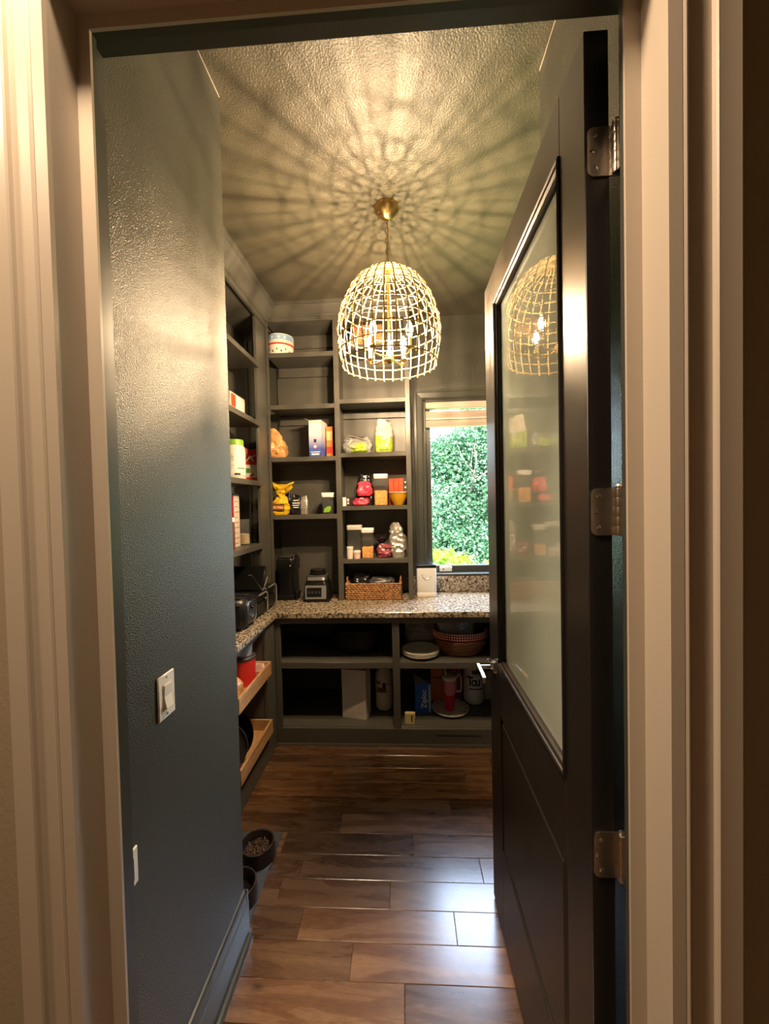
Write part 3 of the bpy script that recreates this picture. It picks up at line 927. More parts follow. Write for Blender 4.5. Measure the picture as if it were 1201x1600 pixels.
lb = thing('base_cabinet', 'open dark green base cabinet with pull-out trays under the left counter', 'cabinet', (-1.08, 2.0, 0))
cpart(lb, 'back_panel', XWL + .001, XWL + .012, LY0, YBF - .02, .001, .874)
cpart(lb, 'end_panel', XWL + .012, XBF, LY0, LY0 + .02, .001, .874)
cpart(lb, 'stile', XBF - .02, XBF, 2.445, YBF, .001, .874)
cpart(lb, 'stile', XBF - .02, XBF, 1.86, 1.915, .001, .874)
cpart(lb, 'partition', XWL + .012, XBF - .02, 2.450, 2.468, .12, .874)
cpart(lb, 'partition', XWL + .012, XBF - .02, 1.880, 1.898, .12, .874)
cpart(lb, 'top_rail', XBF - .0195, XBF + .0005, LY0 + .02, YBF, .838, .8735)
cpart(lb, 'bottom_rail', XBF - .0195, XBF + .0005, LY0 + .02, YBF - .03, .002, .118)
cpart(lb, 'deck', XWL + .012, XBF - .021, LY0 + .02, YBF - .02, .100, .1195)

# counter top: L shape with eased edge
YC0 = 2.573; XC0 = -0.879
ct = thing('countertop', 'speckled beige granite counter top running along two walls', 'countertop', (-0.2, 2.9, .876))
lp = [(XWR - .002, YC0), (XWR - .002, YW - .0005), (XWL + .001, YW - .0005), (XWL + .001, 1.432), (XC0, 1.432), (XC0, YC0)]
def inset(p, d):
    # only the two front edges are eased
    return [(x - (d if abs(x - XC0) < 1e-6 else 0), y + (d if abs(y - YC0) < 1e-6 else 0)) for x, y in p]
q = MB()
q.loft([[(x, y, .8755) for x, y in inset(lp, .004)], [(x, y, .8795) for x, y in lp], [(x, y, .9100) for x, y in lp], [(x, y, ZCT) for x, y in inset(lp, .004)]])
q.build('slab', 'granite', ct, world=True, angle=20)
MB().box(SXR1 + .001, XWR - .002, YW - .022, YW - .0008, ZCT + .0003, 1.040, .003).build('backsplash', 'granite', ct, world=True)

# pull-out trays
def tray(z, label):
    t = thing('pull_out_tray', label, 'tray', (-1.05, 2.19, z), group='maple pull-out trays')
    y0, y1, x0, x1 = 1.945 - 2.19, 2.432 - 2.19, -1.24 + 1.05, -0.868 + 1.05
    box(x1 - .014, x1, y0, y1, 0, .082, .0015).build('front_board', 'drawer_wood', t)
    box(x0, x0 + .012, y0, y1, 0, .082, .0015).build('back_board', 'drawer_wood', t)
    box(x0 + .012, x1 - .014, y0, y0 + .013, 0, .082, .0015).build('side_board', 'drawer_wood', t)
    box(x0 + .012, x1 - .014, y1 - .013, y1, 0, .082, .0015).build('side_board', 'drawer_wood', t)
    box(x0 + .012, x1 - .014, y0 + .013, y1 - .013, .006, .014).build('bottom_board', 'drawer_wood', t)
    box(x0 + .01, x1 - .03, y0 - .011, y0 - .0002, .012, .045).build('slide', 'steel', t)
    box(x0 + .01, x1 - .03, y1 + .0002, y1 + .011, .012, .045).build('slide', 'steel', t)
    return t
tray(0.566, 'upper maple pull-out tray holding the red canister')
tray(0.193, 'lower maple pull-out tray near the floor')

# ------------------------------------------------------------------ pendant lamp
LX, LY = -0.062, 1.992
lamp = thing('pendant_lamp', 'dome shaped rattan cage pendant lamp with four glowing candle bulbs', 'lamp', (LX, LY, 2.19))
def lz(z): return z - 2.19
cano = MB().lathe([(0, lz(ZC - .0005)), (.062, lz(ZC - .0005)), (.062, lz(ZC - .016)), (.058, lz(ZC - .022)), (.030, lz(ZC - .048)), (.012, lz(ZC - .060)), (0, lz(ZC - .061))], 40).build('canopy', 'brass', lamp)
for a in (0.6, 3.7):
    MB().lathe([(0, 0), (.004, .001), (.004, .006), (0, .006)], 10, (0.045 * math.cos(a), 0.045 * math.sin(a), lz(ZC - .042))).build('canopy_screw', 'brass', cano)
# chain
def link_mesh():
    pts = []
    for i in range(16):
        t = 2 * PI * i / 16
        pts.append((0.0065 * math.cos(t), 0, 0.0115 * math.sin(t) + (0.004 if math.sin(t) > 0 else -0.004)))
    return MB().tube(pts, 0.0016, 6, closed=True).mesh('chain_link')
lm = link_mesh(); lm.materials.append(M['brass'])
zt_ = ZC - .067
zz = zt_; i = 0
while zz > 2.825:
    o = mesh_obj('chain_link', lm, lamp, (0, 0, lz(zz)), (0, 0, (PI / 2 if i % 2 else 0) + .5)); zz -= .0255; i += 1
MB().tube([(.003, 0, lz(ZC - .06)), (.008, .004, lz(3.0)), (.002, -.004, lz(2.93)), (.006, .002, lz(2.86)), (0, 0, lz(2.80))], 0.0016, 6).build('cord', 'brass', lamp)
# cage
PROF = [(.022, 2.803), (.065, 2.796), (.115, 2.773), (.160, 2.737), (.195, 2.692), (.223, 2.640), (.243, 2.585), (.254, 2.530), (.257, 2.480), (.254, 2.430), (.247, 2.380), (.237, 2.333)]
NR = 30
rib_pts = [(r, 0, lz(z)) for r, z in PROF] + [(.2362, 0, lz(2.326))]
rib = MB().tube(rib_pts, .0034, 6)
rib.lathe([(0, -.005), (.0045, -.002), (.0045, .002), (0, .005)], 8, (.2362, 0, lz(2.323)))
rib_me = rib.mesh('cage_rib'); rib_me.materials.append(M['rattan'])
for i in range(NR):
    mesh_obj('cage_rib', rib_me, lamp, (0, 0, 0), (0, 0, 2 * PI * (i + .3) / NR))
def prof_r(z):
    for (r0, z0), (r1, z1) in zip(PROF, PROF[1:]):
        if z1 <= z <= z0: return r0 + (r1 - r0) * (z0 - z) / (z0 - z1)
    return PROF[-1][0]
for z in (2.333, 2.388, 2.444, 2.500, 2.554, 2.606, 2.654, 2.697, 2.735, 2.765, 2.786, 2.798):
    r = prof_r(z) + .003
    rr = random.Random(int(z * 1000))
    MB().tube([((r + rr.uniform(-.0015, .0015)) * math.cos(2 * PI * k / 60), (r + rr.uniform(-.0015, .0015)) * math.sin(2 * PI * k / 60), lz(z) + rr.uniform(-.002, .002)) for k in range(60)],
              .0027, 6, closed=True).build('cage_ring', 'rattan', lamp)
MB().lathe([(0, lz(2.812)), (.026, lz(2.808)), (.026, lz(2.798)), (0, lz(2.796))], 24).build('top_cap', 'brass', lamp)
# stem, hub, arms
MB().tube([(0, 0, lz(2.80)), (0, 0, lz(2.36))], .007, 12).build('stem', 'brass', lamp)
MB().lathe([(0, lz(2.335)), (.008, lz(2.337)), (.012, lz(2.345)), (.030, lz(2.350)), (.030, lz(2.356)), (.016, lz(2.360)), (.016, lz(2.392)), (0, lz(2.395))], 24).build('hub', 'brass', lamp)
BZ = 2.435
for i in range(4):
    a = math.radians(54.5 + 90 * i); ca, sa = math.cos(a), math.sin(a); R = .125
    P = lambda r, z: (r * ca, r * sa, lz(z))
    arm = MB().tube([P(.014, 2.372), P(.04, 2.366), P(.075, 2.360), P(.105, 2.358), P(.119, 2.362), P(.125, 2.372), P(.125, 2.385)], .0042, 8).build('arm', 'brass', lamp)
    MB().lathe([(0, 0), (.015, .002), (.021, .009), (.019, .010), (0, .010)], 20, P(R, 2.380)).build('drip_cup', 'brass', arm)
    MB().lathe([(.0, 0), (.0105, 0), (.0105, .044), (0, .044)], 16, P(R, 2.390)).build('candle_sleeve', 'candle', arm)
    MB().lathe([(0, 0), (.008, .001), (.0125, .010), (.0170, .024), (.0182, .034), (.0160, .048), (.0105, .064), (.004, .077), (0, .081)], 20, P(R, BZ)).build('bulb', 'bulb', arm, label='glowing flame shaped bulb')
    pl = bpy.data.lights.new('bulb_light', 'POINT'); pl.energy = BULB_POWER; pl.shadow_soft_size = .009; pl.color = (1.0, 0.71, 0.42)
    po = bpy.data.objects.new('bulb_light', pl); COL.objects.link(po); po.location = (LX + R * ca, LY + R * sa, BZ + .036)

# ------------------------------------------------------------------ switch and outlet
sw = thing('light_switch', 'almond rocker light switch on the dark left wall', 'switch', (XL, 0.9855, 1.147))
pl_ = MB().box(0, .006, -.0355, .0355, -.058, .058, .003).build('wall_plate', 'switch_white', sw)
box(.006, .0075, -.0175, .0175, -.034, .034, .001).build('rocker_frame', 'switch_white', sw)
MB().prism([(.0075, -.031), (.0145, -.029), (.0085, .001), (.0105, .030), (.0075, .031)], 'y', -.0155, .0155).build('rocker', 'switch_white', sw, smooth=False)
for z in (-.048, .048):
    MB().lathe([(0, .001), (.003, .0006), (.0034, 0)], 12).xf(Matrix.Translation((.006, 0, z)) @ Matrix.Rotation(PI / 2, 4, 'Y')).build('screw', 'print_grey', sw)
ot = thing('wall_outlet', 'almond wall outlet low on the left wall beside the door jamb', 'outlet', (XL, 0.822, 0.820))
MB().box(0, .006, -.0355, .0355, -.043, .043, .003).build('wall_plate', 'switch_white', ot)
box(.006, .009, -.0175, .0175, -.025, .025, .001).build('receptacle', 'outlet_dark', ot)

# ------------------------------------------------------------------ item builders
def bag(name, label, cat, loc, w, d, h, mat, seed, rotz=0.0, top='pinch', group=None, lean=(0, 0), nseg=44, body='film_body', levels=22, rough=.10):
    """crumpled bag: lofted rounded rectangle, flat bottom, pinched, rolled or twisted top, folded by ridged noise"""
    rd = random.Random(seed)
    ph = [rd.uniform(0, 2 * PI) for _ in range(8)]
    so = Vector((seed * 3.1, seed * 1.7, seed * .9))
    rings = []
    for k in range(levels + 1):
        t = k / levels
        if top == 'pinch':
            ww = w * (1 - .10 * t) * (1 + .05 * math.sin(5 * t + ph[0])); dd = d * (1 - t ** 1.6 * .93) + .006
        elif top == 'twist':
            tw = .60
            if t < tw: g = 1 - (t / tw) ** 3.0 * .80
            else: g = .20 + .95 * math.sin((t - tw) / (1 - tw) * PI * .5)
            ww = w * g; dd = d * g * (.9 if t < tw else .45)
        elif top == 'round':
            g = 1 - .32 * max(0, (t - .55) / .45) ** 2.0
            ww = w * g; dd = d * (1 - .80 * max(0, (t - .35) / .65) ** 1.5)
        else:
            ww = w; dd = d
        if k == 0: ww *= .94; dd *= .9
        ring = []
        for i in range(nseg):
            a = 2 * PI * i / nseg
            c, s_ = math.cos(a), math.sin(a)
            e = .55
            x = ww / 2 * math.copysign(abs(c) ** e, c); y = dd / 2 * math.copysign(abs(s_) ** e, s_)
            p = Vector((x, y, h * t))
            f1 = 1 - 2 * abs(noise.noise(p * 26 + so)); f2 = 1 - 2 * abs(noise.noise(p * 58 + so * 2)); f3 = noise.noise(p * 12 + so * 3)
            amp = rough * min(1, t * 5) * min(w, .14)
            disp = amp * (.55 * f1 + .30 * f2 + .6 * f3)
            nv = Vector((c * dd, s_ * ww, 0)).normalized()
            zz_ = h * t + (h * .09 * noise.noise(Vector((x * 22, y * 8, 0)) + so) + h * .06 * math.sin(2 * a + ph[4])) * t ** 2.5
            ring.append((x + nv.x * disp + lean[0] * t * t, y + nv.y * disp + lean[1] * t * t, zz_))
        rings.append(ring)
    q = MB().loft(rings)
    if mat is None: return q
    t_ = thing(name, label, cat, loc, rotz, group)
    q.build(body, mat, t_, angle=28)
    return t_


def carton(name, label, cat, loc, w, d, h, mat, rotz=0.0, group=None, bev=.0015):
    t = thing(name, label, cat, loc, rotz, group)
    MB().box(-w / 2, w / 2, -d / 2, d / 2, 0, h, bev).build('carton', mat, t)
    return t


def patch(t, nm, mat, x0, x1, z0, z1, y, depth=.0006):
    """flat print on a -Y face at local y"""
    return MB().box(x0, x1, y - depth, y, z0, z1).build(nm, mat, t)


def canister(name, label, loc, w, h, lid_mat, fill_mat, fill_h, cat='container', group=None, rotz=0.0, d=None, lid_h=.034):
    """clear square storage container with an overhanging lid and its contents"""
    d = d or w
    t = thing(name, label, cat, loc, rotz, group)
    def rr(ww, dd, z, r=.016, n=5):
        out = []
        for cx, cy, a0 in ((1, 1, 0), (-1, 1, PI / 2), (-1, -1, PI), (1, -1, 3 * PI / 2)):
            for i in range(n + 1):
                a = a0 + PI / 2 * i / n
                out.append((cx * (ww / 2 - r) + r * math.cos(a), cy * (dd / 2 - r) + r * math.sin(a), z))
        return out
    hb = h - lid_h
    MB().loft([rr(w * .93, d * .93, 0), rr(w * .96, d * .96, .006), rr(w * .98, d * .98, hb)], True, False).build('tub', 'clear_plastic', t)
    MB().loft([rr(w * .99, d * .99, hb), rr(w, d, hb + .002), rr(w, d, hb + lid_h * .40), rr(w * 1.03, d * 1.03, hb + lid_h * .45), rr(w * 1.03, d * 1.03, h - .004), rr(w * .98, d * .98, h)]).build('lid', lid_mat, t)
    if fill_mat:
        rd = random.Random(int(loc[0] * 1000))
        MB().loft([rr(w * .90, d * .90, .004), rr(w * .93, d * .93, fill_h * .6), [(x, y, z + rd.uniform(-.006, .006)) for x, y, z in rr(w * .93, d * .93, fill_h)],
                   [(x, y, z + rd.uniform(-.004, .010)) for x, y, z in rr(w * .5, d * .5, fill_h)]]).build('contents', fill_mat, t)
    return t


def jar(name, label, loc, r, h, mat, lid_mat, lid_h=.03, neck=.85, cat='jar', group=None):
    t = thing(name, label, cat, loc, 0, group)
    hb = h - lid_h
    MB().lathe([(0, 0), (r * .94, 0), (r, .006), (r, hb * .84), (r * .97, hb * .92), (r * neck, hb * .985), (r * neck, hb), (0, hb)], 32).build('body', mat, t)
    MB().lathe([(0, hb + .0002), (r * neck + .004, hb + .0002), (r * neck + .004, h - .003), (r * neck + .001, h), (0, h)], 32).build('lid', lid_mat, t)
    return t


def band(t, nm, mat, r, z0, z1, a0, a1, c=(0, 0, 0), n=16):
    return MB().lathe([(r, z0), (r + .0006, z0), (r + .0006, z1), (r, z1), (r, z0)], n, c, a0=a0, a1=a1).build(nm, mat, t)

# ------------------------------------------------------------------ left upper cabinet contents
tag(MB().box(-1.235, -1.045, 2.36, 2.655, 2.2252, 2.252, .004).build('gift_box_base', 'offwhite'), 'flat white box under the peach carton on the left shelf', 'box')
b = carton('peach_carton', 'peach and white carton on a flat white box on the left shelf', 'box', (-1.145, 2.50, 2.2524), .165, .22, .100, 'peach_box')
patch(b, 'print_panel', 'light_blue', -.075, .03, .012, .085, -.110)
MB().box(.0825, .0831, -.10, -.035, .012, .09).build('print_panel', 'red_orange', b)
MB().box(.0825, .0831, -.03, .10, .006, .094).build('print_panel', 'offwhite', b)

j = jar('supplement_jar', 'big white jar with lime green lid on the left shelf', (-1.105, 2.53, 1.8082), .064, .262, 'cream', 'green', .034, .80)
band(j, 'label_band', 'offwhite', .0645, .03, .17, -PI * .75, PI * .05)
for i, (z, l) in enumerate(((.156, .5), (.144, .62), (.136, .55), (.124, .6), (.108, .4), (.090, .62), (.074, .5))):
    band(j, 'print_line', 'print_grey', .0653, z, z + .003, -PI * .62, -PI * (.62 - .35 * l))
band(j, 'print_block', 'dark_green', .0653, .034, .062, -PI * .74, -PI * .62)
band(j, 'print_block', 'dark_green', .0653, .070, .076, -PI * .30, -PI * .05)
band(j, 'print_block', 'print_dark', .0653, .030, .042, -PI * .40, -PI * .22)

t = bag('chip_bag', 'red and white snack bag beside the white jar', 'bag', (-1.118, 2.83, 1.8082), .120, .07, .255, 'red', 21, rotz=.25)
band_ = MB().box(-.05, .05, -.041, -.038, .035, .125).build('print_panel', 'offwhite', t)
MB().box(-.05, .05, -.0415, -.0412, .006, .034).build('print_panel', 'red', t)
MB().box(-.048, -.005, -.0425, -.0412, .065, .100).build('print_panel', 'dark_green', t)
for a, bb_ in (((-.03, .15), (.0, .19)), ((.0, .19), (.02, .15)), ((-.02, .165), (.035, .195))):
    MB().tube([(a[0], -.040, a[1]), (bb_[0], -.040, bb_[1])], .004, 6).build('script_print', 'offwhite', t)

c = carton('cereal_carton', 'dark red carton with cream side on the lowest left shelf', 'box', (-1.15, 2.515, 1.3722), .10, .10, .335, 'red', 0.05)
MB().box(.050, .0506, -.046, .046, .0, .333).build('side_print', 'offwhite', c)
for i in range(9):
    MB().box(.0506, .0510, -.04, .02 + .02 * math.sin(i * 2.3), .02 + i * .034, .026 + i * .034).build('print_line', 'orange', c)
MB().box(-.048, .048, -.05, .05, .3352, .345, .002).build('flap', 'light_blue', c)
t = thing('storage_jar', 'clear jar with pale oats at the far end of the lowest left shelf', 'jar', (-1.118, 2.648, 1.3722))
MB().lathe([(0, 0), (.044, 0), (.047, .004), (.047, .172), (.045, .174), (.045, .006), (0, .006)], 28).build('jar_body', 'clear_plastic', t)
MB().lathe([(0, .007), (.0435, .007), (.0435, .070), (.02, .076), (0, .073)], 24).build('contents', 'oats', t)
jar('cocoa_tin', 'brown tin with white lid at the front of the lowest left shelf', (-1.085, 2.345, 1.3722), .042, .195, 'cocoa', 'white', .026, .95, 'tin')

# ------------------------------------------------------------------ back upper cabinet, left bay
z0 = BLZ[0] + .0002
t = thing('cookie_tin', 'round festive cream tin with blue lid and red ribbon band', 'tin', (-.935, 3.025, z0))
MB().lathe([(0, 0), (.096, 0), (.098, .004), (.098, .078), (0, .078)], 48).build('body', 'cream', t)
lid = MB().lathe([(0, .0785), (.1005, .0785), (.1005, .150), (.098, .156), (0, .156)], 48).build('lid', 'cream', t)
band(t, 'sky_band', 'light_blue', .1008, .112, .148, -PI * .95, -PI * .05, n=40)
MB().lathe([(.0985, .076), (.1025, .076), (.1025, .086), (.0985, .086), (.0985, .076)], 48).build('red_ribbon', 'red', t)
for i in range(7):
    a = -PI * (.18 + .105 * i); ca, sa = math.cos(a), math.sin(a)
    tri = MB().prism([(-.007, 0), (.007, 0), (0, .018)], 'y', -.0012, 0)
    tri.xf(Matrix.Translation((.0985 * ca, .0985 * sa, .020 + .014 * (i % 2))) @ Matrix.Rotation(a + PI / 2, 4, 'Z')).build('tree_print', 'dark_green' if i % 2 else 'print_dark', t)
for a in (-PI * .62, -PI * .45, -PI * .30):
    ca, sa = math.cos(a), math.sin(a)
    MB().lathe([(0, -.009), (.008, -.004), (.009, .002), (.005, .009), (0, .010)], 10).xf(Matrix.Translation((.1012 * ca, .1012 * sa, .128)) @ Matrix.Scale(.25, 4, Vector((ca, sa, 0)))).build('snowball_print', 'print_white', lid)

z0 = BLZ[2] + .0002
t = bag('bread_bag', 'orange brown bread bag leaning at the left end of the shelf', 'bag', (-.968, 2.985, z0), .115, .10, .205, 'orange_film', 33, top='round', lean=(-.04, 0), rough=.24)
MB().tube([(.05, -.03, .01), (.048, -.035, .09), (.028, -.03, .15), (.0, -.02, .19)], .004, 6).build('seam', 'print_brown', t)
c = carton('blue_carton', 'tall blue and white carton with open top flaps', 'box', (-.652, 3.005, z0), .098, .17, .245, 'blue_white_card', -.10)
MB().box(-.048, .048, -.085, .085, .2452, .272, .002).build('flap', 'offwhite', c)
MB().add([(-.049, -.085, .272), (-.049, .085, .272), (-.085, .085, .292), (-.085, -.085, .292), (-.0495, -.085, .274), (-.0495, .085, .274), (-.0855, .085, .294), (-.0855, -.085, .294)],
         [(0, 1, 2, 3), (4, 7, 6, 5), (0, 4, 5, 1), (1, 5, 6, 2), (2, 6, 7, 3), (3, 7, 4, 0)]).build('flap', 'offwhite', c)
patch(c, 'print_mark', 'print_dark', -.010, .010, .105, .130, -.0852)
MB().lathe([(0, .0), (.016, .0), (.016, .001), (0, .001)], 20).xf(Matrix.Translation((0, -.085, .075)) @ Matrix.Rotation(PI / 2, 4, 'X')).build('round_print', 'red_orange', c)
MB().lathe([(0, .0), (.011, .0), (.011, .002), (0, .002)], 20).xf(Matrix.Translation((0, -.085, .075)) @ Matrix.Rotation(PI / 2, 4, 'X')).build('round_print', 'print_white', c)
patch(c, 'print_line', 'print_white', -.038, .038, .032, .037, -.0852)
patch(c, 'print_line', 'print_white', -.030, .030, .012, .024, -.0854)
c = carton('orange_carton', 'slim orange carton behind the tall blue carton', 'box', (-.566, 3.06, z0), .050, .13, .235, 'orange', .0)
patch(c, 'print_panel', 'yellow_card', -.022, .022, .13, .20, -.0652)
patch(c, 'print_panel', 'red', -.022, .022, .03, .08, -.0652)

z0 = BLZ[3] + .0002
t = bag('yellow_bag', 'shiny yellow bag twisted shut with flared top', 'bag', (-.958, 2.985, z0), .120, .09, .245, 'yellow_film', 44, top='twist', lean=(.03, 0), rough=.24)
MB().box(-.045, .045, -.0525, -.049, .035, .085).build('print_panel', 'print_brown', t)
MB().box(-.04, .04, -.0535, -.052, .048, .070).build('print_panel', 'orange_film', t)
bag('navy_bag', 'dark navy bag behind the yellow bag', 'bag', (-.955, 3.09, z0), .10, .05, .19, 'navy', 45, top='round')
t = bag('black_pouch', 'black pouch with white printed label beside the yellow bag', 'bag', (-.832, 2.99, z0), .064, .05, .150, 'black_film', 46)
for z, w in ((.105, .022), (.085, .026), (.068, .026), (.052, .020)):
    patch(t, 'print_line', 'print_white', -w, w, z, z + .007, -.0275 + z * .03)
bag('foil_pouch', 'small silver pouch next to the black pouch', 'bag', (-.775, 3.0, z0), .056, .05, .135, 'foil', 47, top='round')
t = canister('leaf_container', 'small clear container with white lid and green leaf mark', (-.588, 3.005, z0), .094, .163, 'white', None, 0)
MB().loft([[(-.030, -.0475, .012), (-.024, -.0475, .042), (.0, -.0475, .058), (.028, -.0475, .060), (.026, -.0475, .030), (.012, -.0475, .014)],
           [(-.030, -.0485, .012), (-.024, -.0485, .042), (.0, -.0485, .058), (.028, -.0485, .060), (.026, -.0485, .030), (.012, -.0485, .014)]]).build('leaf_mark', 'green', t)
MB().box(-.040, .040, -.040, .040, .004, .10, .008).build('contents', 'black_matte', t)

# ------------------------------------------------------------------ back upper cabinet, right bay
z0 = BRZ[0] + .0002
def basket_rows(t, w, d, h, rows, mat, rr, amp, seed, taper=0.0, corner=.03, n=96):
    rd = random.Random(seed)
    for k in range(rows):
        z = rr + (h - 2 * rr) * k / (rows - 1)
        g = 1 + taper * (z / h)
        pts = []
        W, D = w * g / 2, d * g / 2
        L = 2 * (W + D) * 2
        for i in range(n):
            u = i / n * L
            if u < 2 * W: x, y, nx, ny = -W + u, -D, 0, -1
            elif u < 2 * W + 2 * D: x, y, nx, ny = W, -D + (u - 2 * W), 1, 0
            elif u < 4 * W + 2 * D: x, y, nx, ny = W - (u - 2 * W - 2 * D), D, 0, 1
            else: x, y, nx, ny = -W, D - (u - 4 * W - 2 * D), -1, 0
            sw = amp * (1 if (i + k) % 2 else -1)
            pts.append((x + nx * sw, y + ny * sw, z + rd.uniform(-1, 1) * rr * .15))
        MB().tube(pts, rr, 6, closed=True).build('weave_row', mat, t)
t = thing('copper_basket', 'copper coloured woven basket on the top shelf behind the lamp', 'basket', (-.258, 3.03, z0))
basket_rows(t, .225, .15, .160, 9, 'copper_basket', .0095, .003, 61, n=64)
box(-.105, .105, -.068, .068, .002, .012).build('base', 'copper_basket', t)
box(-.106, .106, -.069, .069, .013, .130, .004).build('lining', 'offwhite', t)

z0 = BRZ[2] + .0002
t = bag('clear_bag', 'crumpled clear bag with lime green print lying on the shelf', 'bag', (-.350, 3.01, z0), .19, .12, .125, 'film', 51, top='round', rough=.16)
bag('x', '', '', (0, 0, 0), .120, .110, .085, None, 52, top='round', rough=.2).xf(Matrix.Translation((.012, -.020, .002))).build('green_print', 'green_film', t, angle=50)
MB().tube([(-.10, -.02, .10), (-.07, -.03, .14), (-.02, -.04, .128), (.03, -.04, .112), (.07, -.05, .095)], .005, 7).build('rolled_edge', 'foil', t)
t = bag('flour_bag', 'white paper bag with lime green lower half standing on the shelf', 'bag', (-.150, 3.02, z0), .116, .085, .258, 'paper', 53, top='round', rough=.15)
bag('x', '', '', (0, 0, 0), .130, .100, .125, None, 58, top='none', rough=.05).build('green_wrap', 'green_film', t, angle=50)
patch(t, 'print_line', 'dark_green', -.035, .035, .022, .030, -.0525)
patch(t, 'print_line', 'print_white', -.040, .040, .050, .054, -.0525)

z0 = BRZ[3] + .0002
c = carton('tea_carton', 'small black and white carton at the left end of the shelf', 'box', (-.425, 2.965, z0), .088, .07, .066, 'print_dark', .12)
patch(c, 'print_panel', 'print_white', -.044, -.018, .0, .066, -.0352)
patch(c, 'print_panel', 'print_white', -.012, .004, .014, .056, -.0352)
patch(c, 'print_mark', 'red', -.010, .002, .028, .038, -.0356)
t = bag('pink_bag', 'hot pink and black snack bag with pointed dark top', 'bag', (-.305, 3.04, z0), .120, .075, .225, 'black_film', 55, top='round', rough=.14)
bag('x', '', '', (0, 0, 0), .100, .060, .105, None, 56, top='pinch', rough=.16).xf(Matrix.Translation((-.002, -.030, .072))).build('pink_panel', 'pink_bag', t, angle=28)
patch(t, 'print_panel', 'print_white', -.040, .0, .050, .062, -.046)
tag(bag('x', '', '', (0, 0, 0), .10, .05, .055, None, 57, top='pinch', rough=.2).xf(Matrix.Translation((-.330, 2.945, z0))).build('pink_pouch', 'pink_bag', angle=50), 'small flat pink pouch lying in front of the pink bag', 'bag')
t = canister('cereal_container', 'tall clear container with white lid half full of orange cereal', (-.178, 2.985, z0), .105, .236, 'white', 'cereal', .105)
for i, x in enumerate((-.102, -.064, -.026)):
    c = carton('small_red_carton', ['leftmost of three small red orange cartons behind the yellow bowl', 'middle of three small red orange cartons behind the yellow bowl', 'rightmost of three small red orange cartons behind the yellow bowl'][i],
               'box', (x, 3.095, z0), .036, .085, .205, 'red_orange', group='small red cartons behind the yellow bowl')
    MB().lathe([(0, 0), (.006, 0), (.006, .001), (0, .001)], 12).xf(Matrix.Translation((0, -.0425, .165)) @ Matrix.Rotation(PI / 2, 4, 'X')).build('round_print', 'orange', c)
c = carton('grey_carton', 'slim dark grey carton at the right end behind the bowl', 'box', (.006, 3.095, z0), .022, .085, .210, 'dark_grey')
for z in (.09, .13, .17):
    patch(c, 'print_mark', 'print_white', -.005, .007, z, z + .012, -.0428)
t = thing('yellow_bowl', 'yellow glazed mixing bowl on the shelf beside the cereal', 'bowl', (-.047, 2.982, z0))
MB().lathe([(0, 0), (.036, 0), (.038, .004), (.052, .030), (.066, .065), (.070, .090), (.074, .094), (.072, .097), (.067, .092), (.060, .062), (.045, .028), (.030, .010), (0, .008)], 40).build('body', 'yellow', t)
MB().lathe([(.069, .0905), (.0745, .0935), (.0735, .0985), (.0685, .097), (.069, .0905)], 40).build('rim', 'cream', t)

z0 = BRZ[4] + .0002
canister('flip_container', 'tall clear container with grey white lid at the left end', (-.392, 3.02, z0), .110, .250, 'offwhite', 'black_matte', .03)
canister('snack_container', 'clear container with white lid and mixed orange snacks', (-.288, 2.985, z0), .094, .228, 'white', 'cereal', .078)
jar('cream_jar', 'small cream jar in front of the grey lidded container', (-.420, 2.935, z0), .024, .092, 'cream', 'cream', .02, .92)
jar('peach_jar', 'small peach jar in front of the grey lidded container', (-.367, 2.935, z0), .025, .062, 'peach_box', 'offwhite', .018, .95)
t = bag('maroon_bag', 'maroon and black snack bag with white print', 'bag', (-.168, 2.985, z0), .088, .075, .10, 'purple_film', 71, top='round', rough=.2)
t2 = bag('black_snack_bag', 'crinkled black snack bag behind the maroon bag', 'bag', (-.185, 3.06, z0), .09, .07, .165, 'black_film', 72, top='twist')
patch(t, 'print_mark', 'print_white', -.012, .010, .055, .070, -.040)
bag('foil_bag', 'tall crumpled silver foil bag curling at the right end', 'bag', (-.055, 2.985, z0), .096, .07, .255, 'foil', 73, top='round', lean=(-.022, 0), rough=.2)

# ------------------------------------------------------------------ things on the counter
ZK = ZCT + .0004
t = thing('wicker_basket', 'long woven brown wicker basket with loop handles on the counter', 'basket', (-.248, 3.012, ZK))
basket_rows(t, .405, .195, .126, 8, 'wicker', .0090, .0035, 81, n=92)
box(-.195, .195, -.090, .090, .001, .010).build('base', 'wicker', t)
box(-.196, .196, -.091, .091, .0105, .100, .004).build('lining', 'black_matte', t)
for s in (-1, 1):
    MB().tube([(s * .203, -.03, .110), (s * .205, -.032, .140), (s * .205, -.02, .156), (s * .205, .0, .160), (s * .205, .02, .156), (s * .205, .032, .140), (s * .203, .03, .110)], .006, 8).build('handle', 'wicker', t)
bag('dark_packet', 'black packet sticking out of the wicker basket on the left', 'packet', (-.35, 3.02, ZK + .1015), .12, .06, .085, 'black_film', 83)
bag('grey_packet', 'dark grey packet lying in the wicker basket on the right', 'packet', (-.19, 3.02, ZK + .1015), .19, .07, .055, 'dark_grey', 84, top='round')

